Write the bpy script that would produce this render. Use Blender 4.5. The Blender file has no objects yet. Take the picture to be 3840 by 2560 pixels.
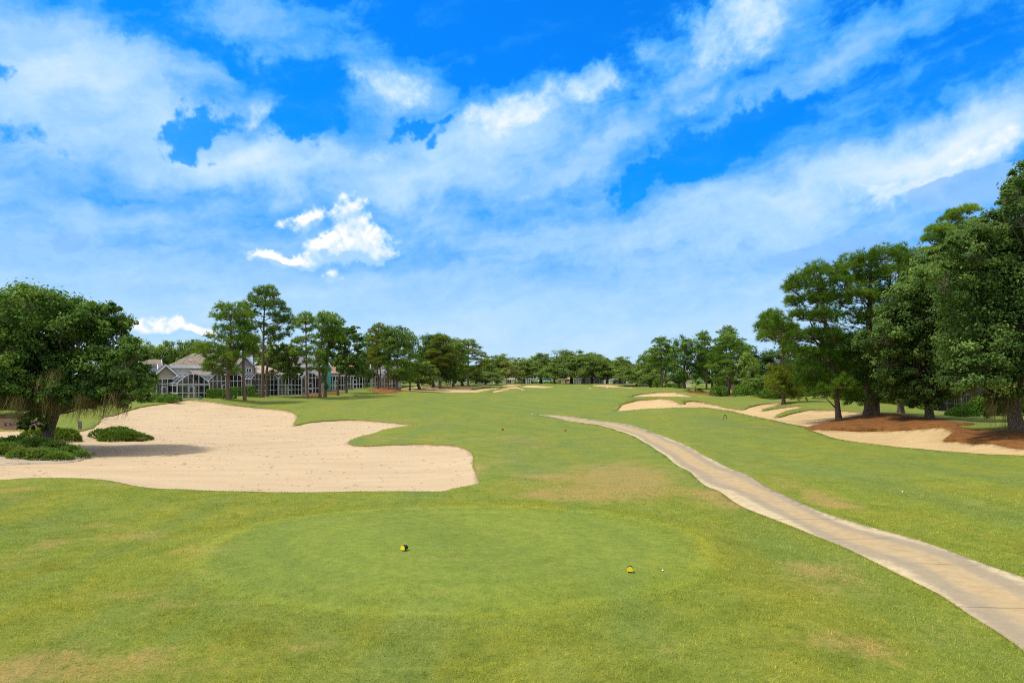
import bpy, math, random
import numpy as np
from mathutils import Vector
from mathutils.geometry import delaunay_2d_cdt

# ---------------------------------------------------------------- camera model
# The camera stands at (0, 0, CZ) looking along +y, level, with a lens shift.
# W() turns a photo position (3840 x 2560) at depth d into a world point.
F, HX, HY, CZ = 2560.0, 1920.0, 1430.0, 4.5
rng = np.random.default_rng(7)
random.seed(7)
scene = bpy.context.scene
COL = scene.collection

def W(sx, sy, d):
    return np.array([(sx - HX) * d / F, d, CZ - (sy - HY) * d / F])

# ---------------------------------------------------------------- mesh helpers
def np_mesh(name, V, faces, mats, mat_idx=None, attrs=None, smooth=False):
    """faces: list of (k,3) / (k,4) int arrays; attrs: dict name -> float per vertex."""
    V = np.asarray(V, dtype=np.float32)
    me = bpy.data.meshes.new(name)
    me.vertices.add(len(V))
    me.vertices.foreach_set('co', V.ravel())
    faces = [np.asarray(f, dtype=np.int32) for f in faces if len(f)]
    loops = np.concatenate([f.ravel() for f in faces])
    tot = np.concatenate([np.full(len(f), f.shape[1], dtype=np.int32) for f in faces])
    start = np.concatenate([[0], np.cumsum(tot)[:-1]]).astype(np.int32)
    me.loops.add(len(loops))
    me.loops.foreach_set('vertex_index', loops)
    me.polygons.add(len(tot))
    me.polygons.foreach_set('loop_start', start)
    me.polygons.foreach_set('loop_total', tot)
    if mat_idx is not None:
        me.polygons.foreach_set('material_index', np.asarray(mat_idx, dtype=np.int32))
    me.polygons.foreach_set('use_smooth', np.full(len(tot), smooth, dtype=bool))
    for m in (mats if isinstance(mats, (list, tuple)) else [mats]):
        me.materials.append(m)
    if attrs:
        for k, a in attrs.items():
            at = me.attributes.new(k, 'FLOAT', 'POINT')
            at.data.foreach_set('value', np.asarray(a, dtype=np.float32))
    me.update(calc_edges=True)
    me.validate()
    return me

def link(name, me, parent=None, loc=None):
    o = bpy.data.objects.new(name, me)
    COL.objects.link(o)
    if parent is not None:
        o.parent = parent
    if loc is not None:
        o.location = tuple(float(v) for v in loc)
    return o

def tag(o, label=None, cat=None, group=None, kind=None):
    if label: o['label'] = label
    if cat: o['category'] = cat
    if group: o['group'] = group
    if kind: o['kind'] = kind
    return o

def thing(name, label, cat, loc, rotz=0.0, group=None):
    o = bpy.data.objects.new(name, None)
    o.empty_display_size = 0.3
    COL.objects.link(o)
    o.location = tuple(float(v) for v in loc)
    o.rotation_euler = (0, 0, rotz)
    return tag(o, label, cat, group)

def copy_tree(o, parent=None):
    c = o.copy()
    COL.objects.link(c)
    if parent is not None:
        c.parent = parent
    for ch in list(o.children):
        copy_tree(ch, c)
    return c

class MB:
    """collects boxes, bars, quads into one mesh"""
    def __init__(self):
        self.V, self.Q, self.T, self.n = [], [], [], 0
    def add(self, V, Q=(), T=()):
        V = np.asarray(V, float).reshape(-1, 3)
        self.V.append(V)
        if len(Q): self.Q.append(np.asarray(Q, int).reshape(-1, 4) + self.n)
        if len(T): self.T.append(np.asarray(T, int).reshape(-1, 3) + self.n)
        self.n += len(V)
    def box(self, x0, x1, y0, y1, z0, z1):
        V = [(x, y, z) for z in (z0, z1) for y in (y0, y1) for x in (x0, x1)]
        self.add(V, [(0, 2, 3, 1), (4, 5, 7, 6), (0, 1, 5, 4), (2, 6, 7, 3), (0, 4, 6, 2), (1, 3, 7, 5)])
    def bar(self, a, b, r=0.05):
        a, b = np.asarray(a, float), np.asarray(b, float)
        t = b - a
        L = np.linalg.norm(t)
        if L < 1e-6: return
        t = t / L
        up = np.array([0, 0, 1.0]) if abs(t[2]) < 0.9 else np.array([1.0, 0, 0])
        s = np.cross(t, up); s /= np.linalg.norm(s)
        u = np.cross(s, t)
        V = []
        for p in (a, b):
            for i, j in ((-1, -1), (1, -1), (1, 1), (-1, 1)):
                V.append(p + s * i * r + u * j * r)
        self.add(V, [(0, 1, 2, 3), (7, 6, 5, 4), (0, 4, 5, 1), (1, 5, 6, 2), (2, 6, 7, 3), (3, 7, 4, 0)])
    def quad(self, a, b, c, d):
        self.add([a, b, c, d], [(0, 1, 2, 3)])
    def tri(self, a, b, c):
        self.add([a, b, c], [], [(0, 1, 2)])
    def slab(self, pts, th):
        """polygon with thickness th along its normal (quad or tri)"""
        P = np.asarray(pts, float)
        nrm = np.cross(P[1] - P[0], P[2] - P[0]); nrm /= np.linalg.norm(nrm)
        n = len(P)
        V = np.vstack([P, P - nrm * th])
        side = [(i, i + n, (i + 1) % n + n, (i + 1) % n) for i in range(n)]
        if n == 4:
            self.add(V, [(0, 1, 2, 3), (7, 6, 5, 4)] + side)
        else:
            self.add(V, side, [(0, 1, 2), (5, 4, 3)])
    def build(self, name, mat, parent=None, loc=None, smooth=False):
        V = np.vstack(self.V)
        off = np.zeros(3) if loc is None else np.asarray(loc)
        fs = []
        if self.Q: fs.append(np.vstack(self.Q))
        if self.T: fs.append(np.vstack(self.T))
        return link(name, np_mesh(name, V - off, fs, mat, smooth=smooth), parent)

def tube(path, radii, sides=7):
    P = np.asarray(path, float); R = np.asarray(radii, float)
    n = len(P)
    T = np.gradient(P, axis=0)
    T /= np.linalg.norm(T, axis=1)[:, None] + 1e-9
    ref = np.array([1.0, 0.13, 0.07]) if abs(T[0][0]) < 0.8 else np.array([0, 1.0, 0.1])
    A = np.cross(T, ref); A /= np.linalg.norm(A, axis=1)[:, None] + 1e-9
    B = np.cross(T, A)
    th = np.linspace(0, 2 * math.pi, sides, endpoint=False)
    V = P[:, None, :] + R[:, None, None] * (np.cos(th)[None, :, None] * A[:, None, :] + np.sin(th)[None, :, None] * B[:, None, :])
    V = V.reshape(-1, 3)
    i = np.arange(n - 1)[:, None] * sides; j = np.arange(sides)[None, :]; j2 = (j + 1) % sides
    Q = np.stack([i + j, i + j2, i + sides + j2, i + sides + j], -1).reshape(-1, 4)
    return V, Q

def smooth_path(pts, n=10):
    """Catmull-Rom through pts"""
    P = np.asarray(pts, float)
    if len(P) < 3:
        t = np.linspace(0, 1, n)[:, None]
        return P[0] * (1 - t) + P[-1] * t
    Q = np.vstack([2 * P[0] - P[1], P, 2 * P[-1] - P[-2]])
    out = []
    for k in range(1, len(Q) - 2):
        t = np.linspace(0, 1, n, endpoint=False)[:, None]
        a, b, c, d = Q[k - 1], Q[k], Q[k + 1], Q[k + 2]
        out.append(0.5 * ((2 * b) + (-a + c) * t + (2 * a - 5 * b + 4 * c - d) * t ** 2 + (-a + 3 * b - 3 * c + d) * t ** 3))
    out.append(P[-1][None])
    return np.vstack(out)

# ---------------------------------------------------------------- node helpers
class NT:
    def __init__(self, tree):
        self.t = tree; tree.nodes.clear()
    def n(self, typ, ins=None, **props):
        nd = self.t.nodes.new(typ)
        for k, v in props.items(): setattr(nd, k, v)
        for k, v in (ins or {}).items():
            s = nd.inputs[k]
            if hasattr(v, 'is_linked') or isinstance(v, bpy.types.NodeSocket):
                self.t.links.new(v, s)
            else:
                s.default_value = v
        return nd
    def math(self, op, a, b=None, c=None, clamp=False):
        ins = {0: a}
        if b is not None: ins[1] = b
        if c is not None: ins[2] = c
        return self.n('ShaderNodeMath', ins, operation=op, use_clamp=clamp).outputs[0]
    def noise(self, vec, scale, detail=4, rough=0.55, dist=0.0):
        return self.n('ShaderNodeTexNoise', {'Vector': vec, 'Scale': scale, 'Detail': detail, 'Roughness': rough, 'Distortion': dist}).outputs['Fac']
    def ramp(self, fac, stops, interp='LINEAR'):
        nd = self.n('ShaderNodeValToRGB', {'Fac': fac})
        cr = nd.color_ramp; cr.interpolation = interp
        while len(cr.elements) < len(stops): cr.elements.new(0.5)
        for e, (p, c) in zip(cr.elements, stops):
            e.position = p; e.color = tuple(c) + (1.0,) if len(c) == 3 else c
        return nd.outputs['Color']
    def mix(self, fac, a, b, blend='MIX'):
        nd = self.n('ShaderNodeMix', data_type='RGBA', blend_type=blend)
        for k, v in ((0, fac), (6, a), (7, b)):
            if isinstance(v, bpy.types.NodeSocket): self.t.links.new(v, nd.inputs[k])
            else: nd.inputs[k].default_value = (tuple(v) + (1.0,)) if (k > 0 and len(v) == 3) else v
        return nd.outputs[2]
    def maprange(self, v, a, b, c=0.0, d=1.0, interp='LINEAR'):
        return self.n('ShaderNodeMapRange', {'Value': v, 'From Min': a, 'From Max': b, 'To Min': c, 'To Max': d}, interpolation_type=interp).outputs['Result']

def new_mat(name):
    m = bpy.data.materials.new(name); m.use_nodes = True
    return m, NT(m.node_tree)

def geo_pos(t): return t.n('ShaderNodeNewGeometry').outputs['Position']
def obj_pos(t): return t.n('ShaderNodeTexCoord').outputs['Object']
def attr(t, name): return t.n('ShaderNodeAttribute', attribute_name=name).outputs['Fac']

def finish(t, color, rough=0.8, bump=None, bump_strength=0.3, bump_dist=0.02, spec=0.25, metal=0.0):
    p = t.n('ShaderNodeBsdfPrincipled', {'Roughness': rough, 'Metallic': metal, 'Specular IOR Level': spec})
    if isinstance(color, bpy.types.NodeSocket): t.t.links.new(color, p.inputs['Base Color'])
    else: p.inputs['Base Color'].default_value = tuple(color) + (1.0,)
    if bump is not None:
        b = t.n('ShaderNodeBump', {'Height': bump, 'Strength': bump_strength, 'Distance': bump_dist})
        t.t.links.new(b.outputs[0], p.inputs['Normal'])
    o = t.n('ShaderNodeOutputMaterial')
    t.t.links.new(p.outputs[0], o.inputs[0])
    return p

def simple_mat(name, color, rough=0.7, var=0.15, scale=3.0, bump=0.0, spec=0.25, metal=0.0):
    m, t = new_mat(name)
    pos = obj_pos(t)
    n = t.noise(pos, scale, 6, 0.65)
    c0 = [max(0, c * (1 - var)) for c in color]; c1 = [min(1, c * (1 + var)) for c in color]
    col = t.ramp(n, [(0.3, c0), (0.7, c1)])
    finish(t, col, rough, n if bump else None, bump, 0.02, spec, metal)
    return m
# ---------------------------------------------------------------- materials
M = {}

def leaf_mat(name, dark, mid, light, trans=0.32, rough=0.6):
    m, t = new_mat(name)
    a = attr(t, 'tint')
    rnd = t.n('ShaderNodeObjectInfo').outputs['Random']
    a2 = t.math('ADD', a, t.math('MULTIPLY', t.math('SUBTRACT', rnd, 0.5), 0.26))
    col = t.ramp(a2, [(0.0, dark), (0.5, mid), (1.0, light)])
    p = t.n('ShaderNodeBsdfPrincipled', {'Base Color': col, 'Roughness': rough, 'Specular IOR Level': 0.12})
    tr = t.n('ShaderNodeBsdfTranslucent', {'Color': t.mix(0.5, col, (light[0] * 1.3, light[1] * 1.25, light[2] * 0.6))})
    mx = t.n('ShaderNodeMixShader', {0: trans, 1: p.outputs[0], 2: tr.outputs[0]})
    o = t.n('ShaderNodeOutputMaterial'); t.t.links.new(mx.outputs[0], o.inputs[0])
    return m

M['oak_leaf'] = leaf_mat('oak_leaf', (0.016, 0.048, 0.010), (0.048, 0.118, 0.020), (0.215, 0.335, 0.055))
M['oak_grey'] = leaf_mat('oak_leaf_grey', (0.026, 0.064, 0.014), (0.095, 0.175, 0.038), (0.280, 0.390, 0.095))
M['oak_far'] = leaf_mat('oak_leaf_far', (0.052, 0.100, 0.020), (0.150, 0.235, 0.042), (0.300, 0.380, 0.080))
M['pale_leaf'] = leaf_mat('pale_leaf', (0.068, 0.128, 0.026), (0.170, 0.270, 0.046), (0.323, 0.405, 0.078))
M['pine_leaf'] = leaf_mat('pine_needle', (0.022, 0.072, 0.010), (0.092, 0.205, 0.020), (0.290, 0.400, 0.040), trans=0.3)
M['pine_olive'] = leaf_mat('pine_needle_olive', (0.048, 0.080, 0.010), (0.150, 0.205, 0.020), (0.300, 0.330, 0.036), trans=0.3)
M['juniper'] = leaf_mat('juniper_needle', (0.041, 0.095, 0.014), (0.114, 0.207, 0.022), (0.229, 0.335, 0.036), trans=0.25)
M['juniper_bright'] = leaf_mat('juniper_carpet', (0.060, 0.130, 0.025), (0.150, 0.270, 0.045), (0.300, 0.430, 0.075), trans=0.25)
M['hedge'] = leaf_mat('hedge_leaf', (0.023, 0.067, 0.008), (0.069, 0.165, 0.012), (0.200, 0.329, 0.025), trans=0.3)
M['palm_leaf'] = leaf_mat('palm_leaf', (0.078, 0.117, 0.022), (0.195, 0.221, 0.044), (0.416, 0.364, 0.099), trans=0.3)
M['moss'] = leaf_mat('hanging_moss', (0.060, 0.055, 0.020), (0.140, 0.132, 0.052), (0.300, 0.285, 0.125), trans=0.3, rough=0.9)
M['dry_grass'] = leaf_mat('fountain_grass', (0.072, 0.102, 0.022), (0.168, 0.180, 0.039), (0.348, 0.276, 0.088), trans=0.3)
M['dry_leaf'] = leaf_mat('dry_leaf', (0.085, 0.035, 0.014), (0.230, 0.095, 0.035), (0.380, 0.190, 0.080), trans=0.15, rough=0.9)

def bark(name, c0, c1):
    m, t = new_mat(name)
    pos = obj_pos(t)
    mp = t.n('ShaderNodeMapping', {'Vector': pos, 'Scale': (7, 7, 2.0)}).outputs[0]
    v = t.n('ShaderNodeTexVoronoi', {'Vector': mp, 'Scale': 1.6}, feature='DISTANCE_TO_EDGE').outputs['Distance']
    n = t.noise(pos, 5, 6, 0.7)
    f = t.math('MULTIPLY_ADD', n, 0.7, t.math('MULTIPLY', t.math('MINIMUM', v, 0.35), 1.1))
    col = t.ramp(f, [(0.2, [c * 0.45 for c in c0]), (0.5, c0), (0.85, c1)])
    finish(t, col, 0.95, f, 0.8, 0.05, 0.1)
    return m
M['pine_bark'] = bark('pine_bark', (0.150, 0.100, 0.075), (0.300, 0.225, 0.175))
M['oak_bark'] = bark('oak_bark', (0.120, 0.095, 0.072), (0.260, 0.225, 0.180))

# grass: attributes dry (0..1) and mow (0..1) are painted per vertex as real wear and mowing
def grass_colour(t, pos, dry, mow, ring, cool):
    n_big = t.noise(pos, 0.16, 4, 0.6)
    n_mid = t.noise(pos, 0.75, 5, 0.65, 0.6)
    n_sm = t.noise(pos, 4.0, 6, 0.75)
    mp = t.n('ShaderNodeMapping', {'Vector': pos, 'Rotation': (0, 0, 0.5), 'Scale': (1.0, 0.25, 1.0)}).outputs[0]
    n_streak = t.noise(mp, 0.5, 4, 0.6, 0.5)
    f = t.math('ADD', t.math('MULTIPLY', n_mid, 0.45), t.math('MULTIPLY', n_sm, 0.55))
    green = t.ramp(f, [(0.28, (0.088, 0.128, 0.016)), (0.50, (0.179, 0.214, 0.028)), (0.74, (0.296, 0.293, 0.042))])
    yell = t.ramp(f, [(0.3, (0.147, 0.143, 0.013)), (0.7, (0.337, 0.286, 0.034))])
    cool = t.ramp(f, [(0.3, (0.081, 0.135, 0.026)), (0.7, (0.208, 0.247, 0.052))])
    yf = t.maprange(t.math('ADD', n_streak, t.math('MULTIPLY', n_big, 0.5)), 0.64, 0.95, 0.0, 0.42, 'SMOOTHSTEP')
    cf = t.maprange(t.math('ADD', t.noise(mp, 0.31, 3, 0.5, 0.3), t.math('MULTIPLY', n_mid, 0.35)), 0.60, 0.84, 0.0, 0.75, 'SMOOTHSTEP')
    c = t.mix(yf, green, yell)
    c = t.mix(cf, c, cool)
    c = t.mix(t.math('MULTIPLY', mow, 0.70), c, t.ramp(n_sm, [(0.3, (0.114, 0.163, 0.022)), (0.7, (0.213, 0.247, 0.036))]))
    # mowing bands on the closely cut turf
    sp_ = t.n('ShaderNodeSeparateXYZ', {0: pos})
    ph = t.math('ADD', t.math('MULTIPLY', sp_.outputs[0], 1.05), t.math('MULTIPLY', sp_.outputs[1], 0.62))
    band = t.math('SINE', t.math('ADD', ph, t.math('MULTIPLY', n_big, 2.0)))
    c = t.mix(t.math('MULTIPLY', mow, 0.5), c, t.mix(1.0, c, t.ramp(t.maprange(band, -.5, .5), [(0.0, (.90, .93, .93)), (1.0, (1.10, 1.08, 1.04))]), 'MULTIPLY'))
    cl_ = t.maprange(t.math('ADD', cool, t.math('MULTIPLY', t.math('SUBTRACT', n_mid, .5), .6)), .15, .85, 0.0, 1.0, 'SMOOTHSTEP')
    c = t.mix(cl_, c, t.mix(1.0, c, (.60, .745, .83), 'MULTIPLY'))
    # circular cuts round the tee and the collar at its rim
    rw = t.math('ADD', ring, t.math('MULTIPLY', t.math('SUBTRACT', n_mid, .5), .12))
    inside = t.math('MULTIPLY', t.maprange(ring, .02, .12), t.maprange(rw, 1.0, .97))
    cut = t.math('MULTIPLY', t.math('SINE', t.math('MULTIPLY', rw, 34.0)), inside)
    c = t.mix(1.0, c, t.ramp(t.maprange(cut, -.8, .8), [(0.0, (.965, .975, .975)), (1.0, (1.04, 1.03, 1.015))]), 'MULTIPLY')
    c = t.mix(inside, c, t.mix(1.0, c, (1.10, 1.10, 1.10), 'MULTIPLY'))
    rim = t.math('MULTIPLY', t.maprange(rw, .90, .97), t.maprange(rw, 1.06, 1.0))
    c = t.mix(t.math('MULTIPLY', rim, .45), c, t.mix(1.0, c, (1.20, 1.15, 1.0), 'MULTIPLY'))
    n_st = t.noise(pos, 9.0, 5, 0.8)
    dn = t.math('ADD', t.math('MULTIPLY', n_sm, 0.55), t.math('ADD', t.math('MULTIPLY', n_mid, 0.75), t.math('MULTIPLY', n_st, 0.60)))
    df = t.maprange(t.math('ADD', t.math('MULTIPLY', dry, 0.40), dn), 1.04, 1.56, 0.0, 0.80, 'SMOOTHSTEP')
    brown = t.ramp(n_st, [(0.25, (0.225, 0.140, 0.042)), (0.5, (0.345, 0.235, 0.078)), (0.75, (0.420, 0.300, 0.120))])
    return t.mix(df, c, brown)

m, t = new_mat('lawn_grass'); M['grass'] = m
pos = geo_pos(t)
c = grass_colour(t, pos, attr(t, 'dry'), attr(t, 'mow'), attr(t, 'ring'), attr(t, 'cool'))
fine = t.noise(pos, 24.0, 6, 0.85)
c = t.mix(t.maprange(fine, 0.62, 0.38, 0.0, 0.55), c, t.mix(1.0, c, (0.42, 0.50, 0.42), 'MULTIPLY'))
c = t.mix(t.maprange(fine, 0.56, 0.74, 0.0, 0.4), c, t.mix(1.0, c, (1.6, 1.45, 1.3), 'MULTIPLY'))
lump = t.math('ADD', t.math('MULTIPLY', fine, 0.35), t.math('ADD', t.noise(pos, 5.0, 4, 0.6), t.math('MULTIPLY', t.noise(pos, 1.1, 3, 0.5), 1.6)))
finish(t, c, 0.9, lump, 0.85, 0.05, 0.12)

m, t = new_mat('lawn_far'); M['lush'] = m
pos = geo_pos(t)
f = t.math('ADD', t.math('MULTIPLY', t.noise(pos, 0.4, 4, 0.6), 0.5), t.math('MULTIPLY', t.noise(pos, 6.0, 6, 0.75), 0.5))
finish(t, t.ramp(f, [(0.3, (0.050, 0.125, 0.012)), (0.7, (0.130, 0.235, 0.026))]), 0.9, f, 0.8, 0.06, 0.12)

m, t = new_mat('turf_edge'); M['edge'] = m
pos = geo_pos(t)
f = t.noise(pos, 9.0, 5, 0.7)
finish(t, t.ramp(f, [(0.3, (0.150, 0.100, 0.030)), (0.55, (0.240, 0.180, 0.060)), (0.75, (0.230, 0.230, 0.050))]), 0.95, f, 0.9, 0.05, 0.1)

m, t = new_mat('grass_blade'); M['blade'] = m
pos = geo_pos(t)
c = grass_colour(t, pos, attr(t, 'dry'), attr(t, 'mow'), attr(t, 'ring'), attr(t, 'cool'))
c = t.mix(1.0, c, t.ramp(attr(t, 'tint'), [(0.0, (1.62, 1.58, 1.48)), (0.6, (2.28, 2.10, 1.85)), (1.0, (3.0, 2.65, 2.3))]), 'MULTIPLY')
p = t.n('ShaderNodeBsdfPrincipled', {'Base Color': c, 'Roughness': 0.6, 'Specular IOR Level': 0.2})
tr = t.n('ShaderNodeBsdfTranslucent', {'Color': c})
mx = t.n('ShaderNodeMixShader', {0: 0.45, 1: p.outputs[0], 2: tr.outputs[0]})
o = t.n('ShaderNodeOutputMaterial'); t.t.links.new(mx.outputs[0], o.inputs[0])

m, t = new_mat('bunker_sand'); M['sand'] = m
pos = geo_pos(t)
mp = t.n('ShaderNodeMapping', {'Vector': pos, 'Rotation': (0, 0, 0.25), 'Scale': (0.35, 1.4, 1.0)}).outputs[0]
a = t.noise(mp, 0.5, 5, 0.6, 0.4); b = t.noise(pos, 7.0, 6, 0.7); g = t.noise(pos, 40.0, 3, 0.7)
f = t.math('ADD', t.math('MULTIPLY', a, 0.6), t.math('MULTIPLY', b, 0.4))
sc = t.ramp(f, [(0.25, (0.364, 0.262, 0.152)), (0.5, (0.453, 0.341, 0.203)), (0.75, (0.517, 0.401, 0.252))])
deb = t.n('ShaderNodeMapping', {'Vector': pos, 'Rotation': (0, 0, 0.35), 'Scale': (2.2, 5.0, 1.0)}).outputs[0]
dn = t.math('MULTIPLY', t.maprange(t.noise(deb, 2.2, 3, 0.6, 0.8), 0.64, 0.70), t.maprange(t.noise(pos, 0.28, 3, 0.6), 0.46, 0.62))
sc = t.mix(t.math('MULTIPLY', dn, 0.5), sc, (0.22, 0.155, 0.085))
h = t.math('ADD', t.math('ADD', t.math('ADD', b, t.math('MULTIPLY', t.noise(pos, 1.2, 4, .6, .5), 2.5)), t.math('MULTIPLY', g, 0.25)), t.math('MULTIPLY', t.noise(mp, 3.0, 4, 0.6, 1.0), 1.2))
finish(t, sc, 0.95, h, 0.5, 0.05, 0.1)

m, t = new_mat('bunker_sand_tan'); M['sand_tan'] = m
pos = geo_pos(t)
mp = t.n('ShaderNodeMapping', {'Vector': pos, 'Rotation': (0, 0, -0.3), 'Scale': (0.5, 1.6, 1.0)}).outputs[0]
a = t.noise(mp, 0.6, 5, 0.6, 0.5); b = t.noise(pos, 5.0, 6, 0.7)
f = t.math('ADD', t.math('MULTIPLY', a, 0.6), t.math('MULTIPLY', b, 0.4))
sc = t.ramp(f, [(0.25, (0.350, 0.230, 0.098)), (0.5, (0.479, 0.338, 0.162)), (0.75, (0.543, 0.408, 0.217))])
dn = t.maprange(t.noise(mp, 2.6, 3, 0.6, 0.8), 0.62, 0.68)
sc = t.mix(t.math('MULTIPLY', dn, 0.45), sc, (0.20, 0.130, 0.060))
finish(t, sc, 0.95, t.math('ADD', b, t.math('MULTIPLY', t.noise(mp, 3.0, 4, 0.6, 1.0), 1.2)), 0.6, 0.06, 0.1)

m, t = new_mat('pine_straw'); M['mulch'] = m
pos = geo_pos(t)
a = t.noise(pos, 1.3, 5, 0.65, 0.4); b = t.noise(pos, 11.0, 6, 0.8)
f = t.math('ADD', t.math('MULTIPLY', a, 0.62), t.math('MULTIPLY', b, 0.45))
finish(t, t.ramp(f, [(0.28, (0.058, 0.022, 0.006)), (0.45, (0.145, 0.059, 0.017)), (0.60, (0.228, 0.098, 0.029)), (0.78, (0.319, 0.167, 0.061))]),
       0.95, f, 1.0, 0.12, 0.1)

m, t = new_mat('planting_bed'); M['bed'] = m
pos = geo_pos(t)
a = t.noise(pos, 1.0, 5, 0.65, 0.4); b = t.noise(pos, 9.0, 6, 0.8)
f = t.math('ADD', t.math('MULTIPLY', a, 0.5), t.math('MULTIPLY', b, 0.5))
finish(t, t.ramp(f, [(0.28, (0.230, 0.175, 0.115)), (0.5, (0.400, 0.320, 0.225)), (0.75, (0.500, 0.410, 0.300))]), 0.95, f, 0.9, 0.08, 0.1)

# path: attributes across (-1..1) and along (metres)
m, t = new_mat('concrete_path'); M['path'] = m
pos = geo_pos(t)
ac = attr(t, 'across'); al = attr(t, 'along')
n1 = t.noise(pos, 0.5, 5, 0.65, 0.3); n2 = t.noise(pos, 3.0, 6, 0.7); n3 = t.noise(pos, 30.0, 4, 0.8)
cell = t.n('ShaderNodeTexWhiteNoise', {'W': t.math('FLOOR', t.math('DIVIDE', al, 3.0))}, noise_dimensions='1D').outputs['Value']
e = t.math('ABSOLUTE', ac)
base = t.ramp(t.math('ADD', t.math('MULTIPLY', n2, 0.55), t.math('MULTIPLY', n3, 0.45)), [(0.3, (0.256, 0.201, 0.128)), (0.7, (0.405, 0.328, 0.209))])
tan = t.ramp(n2, [(0.3, (0.348, 0.235, 0.098)), (0.7, (0.483, 0.341, 0.156))])
edge = t.ramp(n2, [(0.3, (0.386, 0.300, 0.164)), (0.7, (0.541, 0.436, 0.254))])
wheel = t.math('MULTIPLY', t.maprange(e, 0.28, 0.50, 0.0, 1.0, 'SMOOTHSTEP'), t.maprange(e, 0.86, 0.66, 0.0, 1.0, 'SMOOTHSTEP'))
tf = t.math('MULTIPLY', t.maprange(t.math('ADD', e, t.math('MULTIPLY', t.math('SUBTRACT', n1, 0.5), 0.5)), 0.55, 0.15, 0.0, 1.0, 'SMOOTHSTEP'), t.maprange(cell, 0.0, 1.0, 0.45, 0.80))
c = t.mix(tf, base, tan)
c = t.mix(t.math('MULTIPLY', wheel, 0.34), c, (0.227, 0.176, 0.113))
c = t.mix(t.maprange(t.math('ADD', e, t.math('MULTIPLY', t.math('SUBTRACT', n2, 0.5), 0.3)), 0.78, 0.95, 0.0, 0.8), c, edge)
fr = t.math('FRACT', t.math('DIVIDE', al, 3.0))
joint = t.math('LESS_THAN', t.math('ABSOLUTE', t.math('SUBTRACT', fr, 0.5)), 0.0085)
jn = t.math('MULTIPLY', joint, t.maprange(t.noise(pos, 1.5, 2, 0.5), 0.36, 0.6, 0.15, 0.65))
c = t.mix(jn, c, (0.06, 0.05, 0.035))
finish(t, c, 0.92, t.math('SUBTRACT', n3, jn), 0.25, 0.01, 0.15)

# buildings
def shingle(name, c0, c1):
    m, t = new_mat(name)
    pos = obj_pos(t)
    mp = t.n('ShaderNodeMapping', {'Vector': pos, 'Scale': (2.6, 2.6, 6.0)}).outputs[0]
    v = t.n('ShaderNodeTexVoronoi', {'Vector': mp, 'Scale': 1.0}).outputs['Color']
    n = t.noise(pos, 1.2, 5, 0.6)
    s = t.n('ShaderNodeSeparateColor', {0: v}).outputs[0]
    f = t.math('ADD', t.math('MULTIPLY', s, 0.55), t.math('MULTIPLY', n, 0.45))
    finish(t, t.ramp(f, [(0.2, c0), (0.8, c1)]), 0.9, s, 0.4, 0.03, 0.15)
    return m
M['roof_tan'] = shingle('tan_shingle', (0.125, 0.098, 0.070), (0.285, 0.235, 0.180))
M['roof_dark'] = shingle('charcoal_shingle', (0.050, 0.055, 0.075), (0.115, 0.120, 0.150))
M['roof_grey'] = shingle('grey_shingle', (0.110, 0.102, 0.110), (0.22, 0.205, 0.205))
M['roof_beige'] = shingle('beige_shingle', (0.27, 0.205, 0.15), (0.42, 0.34, 0.26))
M['roof_red'] = shingle('terracotta_tile', (0.23, 0.10, 0.06), (0.42, 0.22, 0.14))
for k, c in (('wall_beige', (0.42, 0.36, 0.29)), ('wall_blue', (0.44, 0.50, 0.54)), ('wall_mauve', (0.36, 0.31, 0.32)),
             ('wall_cream', (0.62, 0.55, 0.40)), ('wall_teal', (0.10, 0.42, 0.40)), ('wall_white', (0.68, 0.68, 0.67)),
             ('wall_yellow', (0.60, 0.46, 0.20)), ('wall_grey', (0.34, 0.33, 0.33)), ('wall_pink', (0.50, 0.33, 0.25))):
    M[k] = simple_mat(k, c, 0.9, 0.1, 1.2)
M['trim'] = simple_mat('white_trim', (0.80, 0.80, 0.80), 0.5, 0.05)
M['bronze'] = simple_mat('bronze_aluminium', (0.06, 0.055, 0.05), 0.5, 0.1)
M['alu'] = simple_mat('white_aluminium', (0.60, 0.62, 0.64), 0.4, 0.05, spec=0.4)
M['concrete'] = simple_mat('slab_concrete', (0.38, 0.35, 0.31), 0.95, 0.2)
m, t = new_mat('window_glass'); M['glass'] = m
finish(t, t.ramp(t.noise(obj_pos(t), 0.8, 3, 0.5), [(0.3, (0.020, 0.026, 0.032)), (0.7, (0.060, 0.075, 0.085))]), 0.12, None, spec=0.5)
def screen_mat(name, col, alpha):
    m, t = new_mat(name)
    d = t.n('ShaderNodeBsdfDiffuse', {'Color': col + (1,)}); tr = t.n('ShaderNodeBsdfTransparent')
    pat = t.maprange(t.noise(obj_pos(t), 0.7, 3, 0.5), 0.3, 0.7, alpha - 0.12, alpha + 0.12)
    mx = t.n('ShaderNodeMixShader', {0: pat, 1: tr.outputs[0], 2: d.outputs[0]})
    o = t.n('ShaderNodeOutputMaterial'); t.t.links.new(mx.outputs[0], o.inputs[0])
    return m
M['screen'] = screen_mat('insect_screen', (0.016, 0.016, 0.017), 0.76)
M['screen_roof'] = screen_mat('insect_screen_roof', (0.040, 0.043, 0.050), 0.86)
M['yellow'] = simple_mat('yellow_paint', (0.88, 0.70, 0.02), 0.45, 0.06)
M['black'] = simple_mat('dark_plastic', (0.022, 0.017, 0.020), 0.5, 0.2)
M['red'] = simple_mat('red_paint', (0.50, 0.070, 0.020), 0.5, 0.1)
M['white'] = simple_mat('white_paint', (0.80, 0.80, 0.76), 0.4, 0.04)
M['dgreen'] = simple_mat('dark_green_metal', (0.012, 0.035, 0.014), 0.45, 0.2)
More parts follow.
